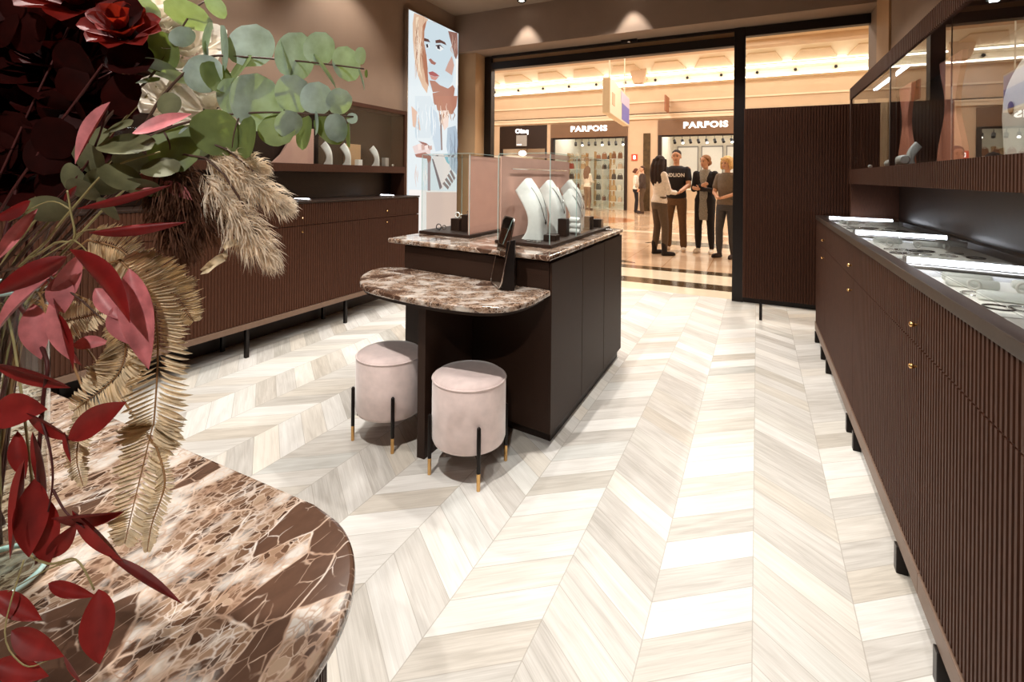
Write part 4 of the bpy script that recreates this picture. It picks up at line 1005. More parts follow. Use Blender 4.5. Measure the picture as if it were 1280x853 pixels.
    [remesh(Sc(q), 'boot' if boots else 'shoe', shoes, t, vox) for q in shoes_]; remesh(Sc(Hh), 'hair', hair_mat, t, vox)
    if skirt: remesh(Sc(skirt[0]), skirt[2], skirt[1], t, vox * 1.3)
    for y in (-.030, .030):
        MB().ell(hd(.083, y, 1.608) * s, .010, .013, .007, HR, 8, 6).build('eye', 'eye', t)
        MB().ell(hd(.087, y, 1.629) * s, .008, .018, .004, HR, 8, 6).build('eyebrow', hair_mat, t)
    MB().ell(hd(.081, 0, 1.545) * s, .010, .024, .007, HR, 10, 6).build('mouth', 'lip', t)
    if top_extra: top_extra(t, tp_, s)
    t.location = loc; t.rotation_euler = (0, 0, face)
    return t
def hair_short(m, hd, R):
    m.ell(hd(-.018, 0, 1.660), .094, .078, .070, R, 16, 10); m.ell(hd(-.045, 0, 1.625), .058, .076, .070, R, 14, 8)
def hair_long(m, hd, R):
    m.ell(hd(-.020, 0, 1.648), .098, .088, .088, R, 16, 10)
    for y in (-.06, 0, .06): m.tube([hd(-.05, y, 1.66), hd(-.085, y * 1.1, 1.55), hd(-.10, y * 1.25, 1.42), hd(-.105, y * 1.2, 1.28), hd(-.10, y * .9, 1.20)], [.05, .062, .058, .045, .015], 10)
    for y in (-1, 1): m.tube([hd(.02, .078 * y, 1.66), hd(.005, .090 * y, 1.58), hd(-.01, .095 * y, 1.45), hd(-.02, .09 * y, 1.34)], [.03, .034, .032, .012], 8)
def hair_tied(m, hd, R):
    m.ell(hd(-.018, 0, 1.650), .096, .082, .084, R, 16, 10); m.ell(hd(-.05, 0, 1.60), .06, .072, .08, R, 12, 8); m.ell(hd(-.115, 0, 1.59), .04, .04, .045, R, 10, 8)
    for y in (-1, 1): m.tube([hd(.03, .070 * y, 1.675), hd(.0, .080 * y, 1.62), hd(-.03, .080 * y, 1.57)], [.018, .018, .012], 8)
def hair_bob(m, hd, R):
    m.ell(hd(-.015, 0, 1.655), .102, .094, .086, R, 16, 10); m.ell(hd(-.05, 0, 1.59), .078, .100, .105, R, 14, 10)
    for y in (-1, 1):
        m.ell(hd(.012, .084 * y, 1.60), .045, .030, .075, R, 10, 8); m.ell(hd(.0, .092 * y, 1.545), .045, .030, .045, R, 10, 8); m.ell(hd(.050, .055 * y, 1.680), .030, .035, .022, R, 8, 6)
def shirt_text(txt, w, h, z0):
    def fn(t, top, s):
        me = top.data; bvh = BVHTree.FromPolygons([v.co for v in me.vertices], [list(p.vertices) for p in me.polygons])
        vs, fs = text_mesh(txt, w, h, .001, .03); out = []
        for v in vs:
            hit = bvh.ray_cast(Vector((.6, v.x, z0 + v.y)), Vector((-1, 0, 0)))
            x = hit[0].x if hit[0] is not None else .12
            out.append(Vector((x + .004 + v.z, v.x, z0 + v.y)))
        tag(MB().add(out, fs).build('chest_print', plain('shirt_print', lin(240, 240, 240), .7, var=0), top), 'white chest lettering')
    return fn
I3 = (0, 0, 1)
# woman in white jumper, seen from behind the shoulder, turned to the man
person('woman in white jumper and dark trousers with long dark hair, seen from behind', (-1.44, 8.37, 0), math.radians(38), 1.63, 'f', .45,
       [((.05, .20, 1.10), (.25, .08, 1.07), (0, -.6, .8), .5), ((.07, -.20, 1.10), (.28, -.06, 1.08), (0, .6, .8), .5)],
       [(.0, .12, .1, 0), (.06, -.12, -.15, 0)], cloth('white_knit', 232, 222, 212), cloth('taupe_trousers', 92, 76, 62), cloth('black_leather_boot', 34, 26, 24, .05),
       cloth('dark_brown_hair', 46, 30, 26, .25, 60), hair_long, boots=True)
# man in black T-shirt
person('man in black T-shirt with white chest lettering and brown trousers', (-1.27, 9.04, 0), math.radians(-92), 1.76, 'm', .0,
       [((.09, .215, 1.12), (.27, .12, 1.02), (0, -.5, .9), .6), ((.10, -.23, 1.12), (.30, -.10, 1.06), (0, .5, .9), .6)],
       [(.02, .13, .15, 0), (.0, -.13, -.2, 0)], cloth('black_cotton', 26, 22, 26, .1), cloth('brown_chino', 104, 76, 52), cloth('beige_shoe', 216, 196, 176, .05),
       cloth('near_black_hair', 38, 26, 22, .2, 60), hair_short, short_sleeve=True, top_extra=shirt_text('NDLION', .30, .066, 1.32))
# woman in black cardigan
def cardigan_front():
    m = MB(); rings(m, [(.58, .070, .035, .080), (.75, .085, .040, .085), (.95, .088, .042, .075), (1.15, .085, .045, .07), (1.30, .085, .04, .075), (1.40, .055, .04, .085), (1.47, .005, .075, .090)]); return m
person('woman in long black cardigan with grey scarf and top, arms folded', (-.79, 8.99, 0), math.radians(-102), 1.66, 'f', -.40,
       [((.05, .175, 1.11), (.21, -.03, 1.13), (-1, 0, .2), .7), ((.07, -.175, 1.12), (.23, .02, 1.19), (-1, 0, .2), .7)],
       [(.02, .12, .1, 0), (.02, -.11, -.1, 0)], cloth('black_knit', 24, 20, 24, .1), cloth('black_leggings', 30, 26, 28, .1), cloth('white_trainer', 226, 214, 200, .05),
       cloth('light_brown_hair', 140, 98, 62, .25, 60), hair_tied, long_top=.70, skirt=(cardigan_front(), cloth('grey_scarf', 150, 146, 138, .25, 60), 'scarf'))
# older woman with blonde bob
person('woman with short blonde hair in grey-brown T-shirt and jeans beside the door post', (-.43, 8.62, 0), math.radians(-112), 1.62, 'f', -.25,
       [((.05, .185, 1.10), (.25, .05, 1.03), (0, -.4, 1), .7), ((.07, -.185, 1.10), (.27, -.03, 1.03), (0, .4, 1), .7)],
       [(.02, .11, .1, 0), (.05, -.11, -.2, 0)], cloth('grey_brown_jersey', 112, 98, 84), cloth('dark_jeans', 66, 64, 66), cloth('dark_shoe', 50, 36, 34, .05),
       cloth('blonde_hair', 214, 176, 120, .25, 60), hair_bob, short_sleeve=True)
# far figures
person('distant woman in white top and dark leggings beside the tan pillar', (-3.95, 18.1, 0), math.radians(10), 1.60, 'f', 0,
       [((.0, .20, 1.12), (.12, .14, .95), (0, -1, 0), .4), ((.02, -.20, 1.12), (.16, -.10, 1.0), (0, 1, 0), .4)],
       [(.0, .08, 0, 0), (.05, -.08, 0, 0)], cloth('white_cotton', 236, 226, 212), cloth('black_skirt_leggings', 34, 28, 30), cloth('black_flat', 30, 24, 24, .05),
       cloth('auburn_hair', 90, 50, 32, .2, 60), hair_tied, vox=.012)
person('distant person in dark clothes half hidden behind the white-jumper woman', (-3.62, 17.6, 0), math.radians(-170), 1.68, 'm', .2,
       [((.0, .24, 1.12), (.10, .22, .9), (0, -1, 0), .4), ((.0, -.24, 1.12), (.10, -.2, .9), (0, 1, 0), .4)],
       [(.0, .09, 0, 0), (.04, -.09, 0, 0)], cloth('dark_brown_jacket', 62, 46, 38), cloth('brown_trousers', 84, 64, 46), cloth('brown_shoe', 60, 42, 32, .05),
       cloth('brown_hair', 70, 46, 32, .2, 60), hair_short, vox=.012)
person('distant shopper in pale top and brown trousers at the cluttered shop window', (-5.85, 18.3, 0), math.radians(60), 1.68, 'f', .2,
       [((.02, .20, 1.12), (.20, .14, 1.05), (0, -1, 0), .4), ((.04, -.20, 1.12), (.24, -.10, 1.1), (0, 1, 0), .4)],
       [(.0, .09, 0, 0), (.05, -.09, 0, 0)], cloth('pale_blouse', 226, 214, 196), cloth('brown_slacks', 120, 92, 70), cloth('tan_shoe', 90, 66, 50, .05),
       cloth('chestnut_hair', 96, 60, 40, .2, 60), hair_long, vox=.012)
# ================================================================== FLOWERS IN THE FOREGROUND
MT['euc'] = leaf_mat('eucalyptus_leaf', lin(184, 204, 200), lin(112, 128, 80), (0.27, 0.36, 0.06, 1), .32, .55, 40)  # pale top, green underside: lit and backlit look put into the colours
MT['olive_leaf'] = leaf_mat('dull_green_leaf', lin(120, 122, 92), lin(112, 112, 80), (0.16, 0.17, 0.05, 1), .25, .6, 40)
MT['red_leaf'] = leaf_mat('crimson_leaf', lin(120, 18, 20), lin(214, 130, 134), (0.30, 0.03, 0.02, 1), .22, .45, 50)
MT['rust_leaf'] = leaf_mat('dark_red_leaf', lin(104, 20, 18), lin(140, 34, 32), (0.22, 0.015, 0.01, 1), .22, .5, 45)
MT['burgundy'] = leaf_mat('burgundy_leaf', lin(38, 7, 5), lin(44, 8, 6), (0.04, 0.003, 0.002, 1), .12, .55, 40, .10)  # burgundy taken near black, with the cluster's shadow in the colour
MT['red_petal'] = leaf_mat('red_petal', lin(124, 14, 10), lin(124, 20, 12), (0.32, 0.02, 0.006, 1), .3, .55, 30)
MT['cream_petal'] = leaf_mat('cream_petal', lin(252, 246, 236), lin(250, 242, 230), (0.92, 0.86, 0.76, 1), .35, .6, 25)
MT['fern_dry'] = leaf_mat('dried_fern', lin(240, 222, 188), lin(238, 218, 184), (0.74, 0.62, 0.42, 1), .22, .7, 60)
MT['pampas'] = leaf_mat('pampas_plume', lin(246, 232, 212), lin(244, 228, 206), (0.8, 0.70, 0.56, 1), .35, .8, 60)
MT['pampas_dark'] = leaf_mat('shaded_pampas_plume', lin(104, 66, 44), lin(96, 60, 40), (0.12, 0.06, 0.03, 1), .25, .8, 60)  # darker copy of the pampas colour, shade put into the brown
MT['stem_olive'] = plain('olive_stem', lin(150, 138, 92), .6, var=.15, scale=60)
MT['stem_brown'] = plain('brown_stem', lin(84, 58, 46), .6, var=.2, scale=60)
MT['stem_red'] = plain('red_stem', lin(74, 24, 22), .6, var=.2, scale=60)
MT['water'] = glass_mat('vase_glass', (0.93, 0.96, 0.95, 1), 1.5)
rf = random.Random(21)
def leaf(mb, C, A, Bv, shape, cup=.12, curl=.0, mi=0, nu=13, nv=5):
    """One leaf as a curved sheet. C centre, A half-length vector, Bv half-width vector (as if the outline were a unit square)."""
    N = A.cross(Bv).normalized(); a = A.length; vs = []; fs = []
    for i in range(nu):
        s = -1 + 2 * i / (nu - 1)
        if shape == 'round': w = math.sqrt(max(0.0, 1 - s * s)) ** .9
        elif shape == 'obov': w = math.sqrt(max(0.0, 1 - s * s)) * (.86 + .22 * s)
        else: u = (s + 1) / 2; w = (math.sin(PI * min(1, u ** .85)) ** .9) if 0 < u < 1 else 0.0
        w = max(w, .02)
        for j in range(nv):
            t_ = -1 + 2 * j / (nv - 1)
            vs.append(C + A * s + Bv * (w * t_) + N * a * (cup * (t_ * t_ * w - .4) + curl * (s * s - .5)))
    for i in range(nu - 1):
        for j in range(nv - 1):
            k = i * nv + j; fs.append((k, k + 1, k + nv + 1, k + nv))
    mb.add(vs, fs, mi)
def img_leaf(mb, x, y, rx, ry, rot, d, shape='round', face=None, true=None, cup=.12, curl=0.0, mi=0, lean=None):
    """Leaf seen in the picture centred on (x, y): half-length ry (px) along direction rot (degrees, 0 = up), half-width rx (px).
    A leaf narrower than its kind is turned about its long axis; face 'u' shows its upper side, 'd' its underside."""
    a = math.radians(rot); k = d / FPX
    up_ = UP * math.cos(a) + RT * math.sin(a); rt_ = RT * math.cos(a) - UP * math.sin(a)
    L, Wp = ry, rx
    if shape == 'lance': tw = max(true or .30, .05) * L
    else: tw = (true or .92) * max(L, Wp)
    if Wp > L and shape != 'lance': up_, rt_, L, Wp = rt_, -up_, Wp, L
    tw = max(tw, Wp); ph = math.acos(min(1, Wp / tw))
    sg = rf.choice((-1, 1)) if lean is None else lean
    C = at(x, y, d); A = up_ * L * k
    ln = rf.uniform(-.30, .30); A = A * math.cos(0) + FW * (L * k * ln)
    best = None
    for s in ((1, -1) if face else (sg,)):
        Bv = (rt_ * math.cos(ph) + FW * s * math.sin(ph)) * tw * k
        N = A.cross(Bv).normalized()
        if N.dot(FW) > 0: N = -N; Bv = -Bv; flip = True
        sc = N.z * (1 if face == 'u' else -1)
        if best is None or sc > best[0]: best = (sc, Bv)
    Bv = best[1]; N = A.cross(Bv)
    if face == 'd': Bv = -Bv                                     # underside towards the viewer
    leaf(mb, C, A, Bv, shape, cup, curl, mi)
def stem_px(mb, pts, r, n=7):
    P = [at(*p) for p in pts]
    P = [Vector(q) for q in catmull([tuple(p) for p in P], 5)]
    mb.tube(P, [r * (1 - .5 * i / (len(P) - 1)) for i in range(len(P))], n)
VX, VY = -.862, .262                                             # centre of the vase on the table
mouth = Vector((VX, VY, 1.10))
def px_of(P):
    v = P - CAM; dd = v.dot(FW); return (CXP + FPX * v.dot(RT) / dd, CYP - FPX * v.dot(UP) / dd, dd)
MOUTH = px_of(mouth)
def plant(name, label, cat, group, root_pts, r, leaves, stem_mat, leaf_mats, stem_extra=()):
    t = thing(name, (VX, VY, .80), label, cat, group)
    s = MB(); base = Vector((VX + rf.uniform(-.02, .02), VY + rf.uniform(-.02, .02), .80))
    b = px_of(base); mth = px_of(mouth + Vector((rf.uniform(-.03, .03), rf.uniform(-.03, .03), 0)))
    stem_px(s, [b, mth] + list(root_pts), r)
    for e in stem_extra: stem_px(s, e, r * .55, 6)
    s.build('stem', stem_mat, t, smooth=180)
    m = MB()
    for l in leaves: img_leaf(m, **l) if isinstance(l, dict) else l(m)
    m.build('foliage', leaf_mats, t, smooth=180, recalc=False)
    return t
def L_(x, y, rx, ry, rot, d, face=None, shape='round', **k): return dict(x=x, y=y, rx=rx, ry=ry, rot=rot, d=d, face=face, shape=shape, **k)

# ---- vase
t = thing('glass_vase', (VX, VY, .751), 'tall clear glass vase holding the flowers on the foreground marble table', 'vase')
MB().lathe([(.002, .752), (.054, .752), (.058, .758), (.058, 1.118), (.060, 1.122), (.0575, 1.124), (.0545, 1.12), (.0545, .768), (.002, .768)], (VX, VY, 0), 40).build('vessel', 'water', t, smooth=50)
MB().torus((VX, VY, 1.122), .0575, .0022, nu=40).build('rim', 'glass_edge', t, smooth=180)
MB().torus((VX, VY, .758), .0565, .0035, nu=40).build('foot_rim', 'glass_edge', t, smooth=180)

# ---- eucalyptus
D = .62
plant('eucalyptus_branch', 'upper eucalyptus branch with round leaves reaching right across the plain wall', 'branch', 'eucalyptus branches',
      [(150, 200, .60), (205, 118, .60), (255, 74, .61), (300, 71, .62), (380, 77, .64), (455, 86, .66)], .0022,
      [L_(314, 57, 23, 29, 4, .63, 'd'), L_(371, 70, 14, 31, 6, .64, 'd'), L_(359, 77, 7, 28, -16, .635, 'd'), L_(400, 61, 13, 22, 14, .65, 'd'), L_(407, 90, 6, 25, -34, .65, 'd'),
       L_(434, 80, 13, 21, 3, .66, 'd'), L_(452, 99, 4, 15, -20, .66, 'd'), L_(451, 70, 4, 11, 10, .66, 'd'), L_(279, 62, 17, 31, -6, .62, 'd'), L_(260, 47, 7, 21, 3, .615, 'u'),
       L_(300, 86, 14, 22, 35, .615, 'u'), L_(256, 62, 8, 12, 0, .61, 'd'), L_(458, 92, 3, 5, 0, .66)], 'stem_brown', 'euc')
plant('eucalyptus_branch', 'middle eucalyptus branch with pale hanging leaves in front of the left shelf', 'branch', 'eucalyptus branches',
      [(130, 215, .58), (185, 172, .59), (245, 150, .60), (300, 142, .61), (360, 141, .63), (442, 146, .65)], .0022,
      [L_(323, 129, 21, 36, 3, .62, 'd'), L_(309, 172, 20, 27, 8, .60, 'u'), L_(271, 166, 26, 30, -20, .60, 'u'), L_(293, 122, 10, 24, 5, .615, 'd'), L_(367, 118, 17, 24, 14, .63, 'd'),
       L_(396, 123, 17, 21, 6, .64, 'd'), L_(424, 127, 13, 17, 40, .65, 'd'), L_(346, 162, 20, 24, -48, .62, 'u'), L_(361, 155, 12, 18, 34, .615, 'd'), L_(381, 166, 15, 22, 10, .63, 'u'),
       L_(395, 154, 7, 16, -8, .63, 'd'), L_(412, 163, 11, 21, -34, .64, 'u'), L_(421, 160, 10, 18, 4, .635, 'd'), L_(436, 169, 7, 16, 4, .645, 'u'), L_(440, 148, 7, 7, 0, .65, 'd'),
       L_(254, 92, 25, 24, 10, .605, 'd'), L_(270, 96, 9, 22, -22, .60, 'u'), L_(218, 186, 32, 27, 60, .59, 'u'), L_(245, 176, 18, 22, 10, .605, 'd')], 'stem_brown', 'euc',
      [[(300, 142, .61), (293, 165, .60), (290, 185, .60)], [(205, 165, .592), (212, 180, .59), (212, 195, .59)]])
plant('eucalyptus_branch', 'short eucalyptus sprig at the top among the cream flowers', 'branch', 'eucalyptus branches',
      [(120, 170, .62), (185, 100, .63), (215, 55, .63), (240, 15, .64), (255, 2, .65)], .002,
      [L_(183, 15, 17, 12, -30, .63, 'd'), L_(236, 20, 26, 14, 8, .635, 'd'), L_(270, 9, 15, 11, 30, .65, 'd'), L_(198, 64, 23, 26, 0, .625, 'u'), L_(185, 101, 13, 6, -5, .62, 'u'),
       L_(221, 97, 18, 6, 4, .62, 'd'), L_(228, 46, 9, 14, 30, .63, 'd'), L_(203, 88, 22, 10, 12, .63, 'd')], 'stem_brown', 'euc')
plant('eucalyptus_branch', 'low drooping eucalyptus sprig of dull green leaves below the pale ones', 'branch', 'eucalyptus branches',
      [(60, 300, .57), (100, 250, .56), (140, 210, .56), (200, 190, .57)], .002,
      [L_(158, 181, 30, 14, 8, .56, 'u'), L_(201, 210, 20, 12, 10, .57, 'u'), L_(148, 159, 20, 10, -8, .57, 'u'), L_(150, 221, 10, 21, -40, .555, 'u'), L_(211, 130, 15, 15, 20, .59, 'd'),
       L_(112, 200, 24, 20, 20, .575, 'd'), L_(130, 228, 22, 15, -30, .57, 'd'), L_(104, 238, 20, 14, 10, .565, 'd'), L_(122, 176, 16, 18, 0, .58, 'd'), L_(90, 222, 18, 18, 40, .58, 'd'),
       L_(180, 236, 22, 12, 0, .575, 'd'), L_(135, 262, 20, 14, 20, .57, 'd'), L_(60, 262, 22, 16, -20, .575, 'd'), L_(165, 202, 20, 14, -15, .575, 'd')], 'stem_olive', 'olive_leaf')

# ---- cream and red blooms
def bloom(name, label, cat, group, x, y, R, d, petal, n=(5, 7, 9), seed=1, aim=None):
    r = random.Random(seed); C = at(x, y, d); k = d / FPX; R = R * k
    ax = (aim or (-FW * .8 + Vector((0, 0, .6)) + RT * .3)).normalized(); e1 = ax.cross(Vector((.3, .9, .1))).normalized(); e2 = ax.cross(e1)
    t = thing(name, C - Vector((0, 0, R)), label, cat, group)
    m = MB()
    for li, nn in enumerate(n):
        rr_ = R * (.30 + .30 * li); open_ = .25 + .42 * li
        for q in range(nn):
            th = 2 * PI * (q + .5 * (li % 2)) / nn + r.uniform(-.15, .15); o = e1 * math.cos(th) + e2 * math.sin(th)
            A = (ax * math.cos(open_) + o * math.sin(open_)).normalized() * R * (.62 + .06 * li)
            tang = ax.cross(o).normalized() * R * (.42 + .10 * li)
            leaf(m, C + o * rr_ * .75 + ax * R * (.15 - .18 * li) + A * .35, A, tang, 'obov', .32, -.12)
    m.ell(C, R * .3, R * .3, R * .3)
    m.build('bloom', petal, t, smooth=180, recalc=False)
    s = MB(); stem_px(s, [px_of(Vector((VX + r.uniform(-.02, .02), VY + r.uniform(-.02, .02), .82))), px_of(mouth + Vector((r.uniform(-.035, .035), r.uniform(-.035, .035), 0))), px_of(C - ax * R * .4)], .0025)
    s.build('stem', 'stem_olive' if 'cream' in name else 'stem_red', t, smooth=180)
    return t
bloom('cream_rose', 'cream rose at the top beside the red rose', 'flower', 'cream roses', 200, 18, 26, .655, 'cream_petal', seed=2)
bloom('cream_rose', 'cream rose glimpsed behind the upper eucalyptus leaves', 'flower', 'cream roses', 232, 55, 32, .665, 'cream_petal', seed=3)
bloom('cream_rose', 'lowest cream rose behind the middle eucalyptus branch', 'flower', 'cream roses', 262, 128, 34, .66, 'cream_petal', seed=4)
bloom('cream_rose', 'cream rose half hidden behind the crimson leaf', 'flower', 'cream roses', 215, 120, 26, .67, 'cream_petal', seed=5)
bloom('red_rose', 'bright red rose at the top next to the cream roses', 'flower', 'red roses', 152, 34, 27, .60, 'red_petal', seed=6)
bloom('red_rose', 'red rose at the very top edge left of the brighter red rose', 'flower', 'red roses', 95, -12, 40, .62, 'red_petal', seed=7)
for k, (x, y, R_) in enumerate(((20, 40, 52), (85, 70, 50), (30, 125, 54), (110, 125, 44), (50, 195, 50))):
    bloom('burgundy_rose', ('burgundy rose at the top left corner', 'burgundy rose in the middle of the dark cluster', 'burgundy rose at the left edge, second from top', 'burgundy rose nearest the eucalyptus in the dark cluster', 'lowest burgundy rose at the left edge')[k], 'flower', 'burgundy roses', x, y, R_, .665, 'burgundy', seed=20 + k)
dark = []
for k in range(46):
    x, y = rf.uniform(-30, 165), rf.uniform(-20, 245)
    if x > 120 and y > 130: x -= 70
    dark.append(L_(x, y, rf.uniform(18, 27), rf.uniform(22, 30), rf.uniform(-80, 80), rf.uniform(.60, .68), rf.choice('ud')))
plant('smoke_bush_branch', 'dark burgundy round-leaved branch filling the top left corner', 'branch', None,
      [(20, 240, .63), (50, 120, .64), (70, 20, .65)], .003, dark, 'stem_red', 'burgundy', [[(30, 180, .635), (90, 120, .64), (140, 90, .645)], [(35, 160, .635), (10, 100, .64), (-10, 40, .65)]])

# ---- long red leaves
def lance(x0, y0, x1, y1, w, d0, d1, mat_side='u', **k):
    cx, cy = (x0 + x1) / 2, (y0 + y1) / 2; L = math.hypot(x1 - x0, y1 - y0) / 2; rot = math.degrees(math.atan2(x1 - x0, -(y1 - y0)))
    def fn(m):
        P0, P1 = at(x0, y0, d0), at(x1, y1, d1); A = (P1 - P0) / 2; C = (P0 + P1) / 2
        side = A.cross(FW).normalized(); tw = w / 2 * 1.25; ph = rf.uniform(.4, .7) * rf.choice((-1, 1))
        Bv = (side * math.cos(ph) + FW * math.sin(ph)).normalized() * (w / 2 / max(math.cos(ph), .5)) * (d0 + d1) / 2 / FPX
        N = A.cross(Bv)
        if (N.dot(FW) > 0) == (mat_side == 'u'): Bv = -Bv
        leaf(m, C, A, Bv, 'lance', .18, k.get('curl', rf.uniform(-.12, .12)), 0, 13, 5)
    return fn
plant('red_leaf_branch', 'crimson-leaved branch with upright leaves over the green eucalyptus', 'branch', 'red-leaved branches',
      [(90, 230, .58), (120, 180, .57), (136, 128, .56)], .0018,
      [lance(134, 126, 90, 204, 27, .555, .54), lance(165, 166, 239, 142, 24, .555, .57, 'u'), lance(160, 228, 205, 228, 22, .575, .58), lance(205, 226, 240, 250, 14, .58, .59), lance(80, 252, 96, 232, 6, .56, .555, 'd')], 'stem_red', 'red_leaf')
plant('red_leaf_branch', 'branch of pink-sided long leaves fanning out at mid height on the left', 'branch', 'red-leaved branches',
      [(60, 310, .545), (92, 300, .53), (88, 262, .53), (84, 238, .53)], .0018,
      [lance(98, 262, 216, 232, 10, .53, .55, 'd', curl=.05), lance(112, 292, 234, 279, 13, .52, .54, 'd', curl=.06), lance(40, 252, -10, 276, 20, .53, .52, 'd'), lance(84, 320, -12, 370, 25, .515, .50, 'd'),
       lance(94, 310, 169, 401, 38, .515, .50, 'd', curl=-.05), lance(100, 318, 64, 400, 22, .53, .535), lance(62, 340, -14, 420, 22, .54, .53), lance(76, 325, 20, 372, 16, .545, .54), lance(45, 262, -10, 330, 14, .545, .54)], 'stem_olive', 'red_leaf',
      [[(90, 300, .53), (60, 318, .52), (25, 340, .515)], [(92, 300, .53), (105, 310, .52), (118, 330, .515)], [(88, 262, .53), (60, 252, .53), (10, 278, .53)], [(92, 296, .53), (108, 288, .53), (140, 286, .53)]])
plant('red_leaf_branch', 'branch of hanging dark red leaves beside the dried fern', 'branch', 'red-leaved branches',
      [(40, 335, .55), (70, 352, .54), (105, 378, .53)], .002,
      [lance(160, 335, 185, 462, 30, .53, .515), lance(145, 380, 160, 430, 24, .535, .53), lance(60, 372, 96, 460, 40, .525, .515), lance(72, 345, 80, 392, 22, .53, .53), lance(90, 430, 136, 428, 14, .54, .545), lance(40, 380, 50, 450, 26, .535, .53),
       lance(76, 392, 94, 462, 16, .515, .51, 'd'), lance(118, 360, 150, 400, 18, .535, .53)], 'stem_brown', 'red_leaf', [[(105, 378, .53), (120, 392, .53), (130, 400, .53)], [(60, 350, .54), (66, 366, .53), (68, 380, .525)]])
plant('red_leaf_branch', 'drooping dark red branch hanging down over the vase front', 'branch', 'red-leaved branches',
      [(55, 440, .53), (54, 500, .52), (48, 580, .51), (50, 660, .50), (45, 705, .495)], .0026,
      [lance(-12, 456, 87, 486, 26, .52, .51), lance(-14, 515, 56, 512, 36, .515, .51), lance(30, 518, 90, 552, 28, .51, .505), lance(84, 548, 157, 503, 32, .50, .49), lance(80, 540, 88, 580, 12, .505, .50),
       lance(28, 576, 10, 700, 36, .50, .485), lance(42, 600, 36, 698, 26, .495, .485), lance(40, 540, 56, 640, 24, .51, .50), lance(52, 620, 60, 710, 26, .50, .495), lance(62, 652, 153, 644, 26, .495, .485), lance(88, 640, 152, 704, 34, .49, .48),
       lance(60, 700, 96, 655, 20, .50, .495), lance(20, 540, 30, 600, 18, .515, .51)], 'stem_red', 'rust_leaf',
      [[(50, 520, .515), (62, 560, .505), (66, 600, .50), (60, 640, .495)], [(66, 612, .50), (82, 640, .495), (105, 660, .49)]])
plant('red_leaf_branch', 'lowest red-leaved branch trailing onto the marble at the bottom left', 'branch', 'red-leaved branches',
      [(40, 600, .515), (30, 680, .50), (60, 705, .49), (95, 700, .485), (118, 738, .48)], .0016,
      [lance(136, 694, 228, 754, 10, .485, .50, 'd', curl=.06), lance(122, 738, 124, 832, 31, .478, .46), lance(58, 730, 118, 746, 13, .49, .48, 'u'), lance(-8, 742, 52, 776, 18, .49, .48), lance(12, 790, 78, 822, 26, .47, .46), lance(78, 820, 102, 858, 16, .465, .455), lance(-10, 830, 60, 846, 20, .465, .46)],
      'stem_olive', 'rust_leaf', [[(95, 700, .485), (60, 712, .487), (10, 740, .49)], [(30, 700, .495), (6, 790, .47), (30, 832, .46), (60, 826, .46)]])

# ---- dried fern fronds
def frond(label, rach, wl, wr, group='dried fern fronds', n=26, bent=.35):
    t = thing('fern_frond', (VX, VY, .80), label, 'dried frond', group)
    P = [Vector(q) for q in catmull([tuple(at(*p)) for p in rach], 8)]
    s = MB(); s.tube(P, [.0013 * (1 - .7 * i / (len(P) - 1)) for i in range(len(P))], 6)
    b = px_of(Vector((VX, VY, .82))); root = [Vector(q) for q in catmull([tuple(at(*p)) for p in (b, px_of(mouth + Vector((.03, .03, 0))), rach[0])], 6)]
    s.tube(root, .0013, 6); s.build('stem', plain('fern_rachis', lin(150, 112, 70), .6), t, smooth=180)
    m = MB(); tot = len(P) - 1
    n = int(n * 2.6)
    for i in range(n):
        f = (i + .5) / n; q = f * tot; k = int(q); p = P[k].lerp(P[min(k + 1, tot)], q - k); dr = (P[min(k + 1, tot)] - P[max(k - 1, 0)]).normalized()
        prof = math.sin(PI * min(1, .18 + .82 * f)) ** .6 if f < .5 else (math.sin(PI * (.5 + .5 * (f - .5) / .5 * .93)) ** .7)
        for sd, w in ((-1, wl), (1, wr)):
            dpt = (p - CAM).dot(FW); o = dr.cross(FW).normalized() * sd
            Lh = w * prof * dpt / FPX * rf.uniform(.85, 1.1)
            A = (o + dr * bent + FW * rf.uniform(-.12, .12)).normalized() * Lh / 2
            Bv = A.cross(FW).normalized() * (P[0] - P[-1]).length / n * .66
            Bv = (Bv + FW * Bv.length * rf.uniform(-.3, .3))
            leaf(m, p + A, A, Bv, 'lance' if rf.random() < .0 else 'obov', .3, rf.uniform(-.2, .25), 0, 7, 3)
    m.build('foliage', 'fern_dry', t, smooth=180, recalc=False)
    return t
frond('longest dried cream fern frond hanging down to the marble', [(150, 325, .555), (184, 366, .55), (197, 425, .545), (193, 520, .53), (188, 544, .525), (165, 640, .50), (156, 680, .495)], 44, 42, n=38)
frond('dried cream fern frond pointing right, edged against the dark cabinet', [(165, 325, .565), (192, 345, .565), (216, 368, .57), (242, 402, .575)], 30, 36, n=20)
frond('dried cream fern frond curling left over the table edge', [(150, 395, .545), (157, 432, .54), (150, 463, .54), (131, 484, .54), (92, 514, .54)], 38, 34, n=22)
frond('small dried fern tail at the foot of the long frond', [(196, 560, .52), (206, 604, .505), (190, 655, .495), (184, 690, .49)], 14, 14, n=18)
frond('short dried fern frond half hidden among the red leaves', [(60, 405, .56), (90, 400, .56), (138, 388, .56)], 24, 24, n=16)
frond('faint dried fern frond low on the left above the marble', [(110, 500, .545), (100, 540, .535), (96, 575, .53), (104, 608, .525)], 18, 18, n=16)
frond('dried fern frond at the top of the cluster behind the red leaves', [(110, 300, .57), (150, 312, .575), (176, 340, .575)], 34, 30, n=16)

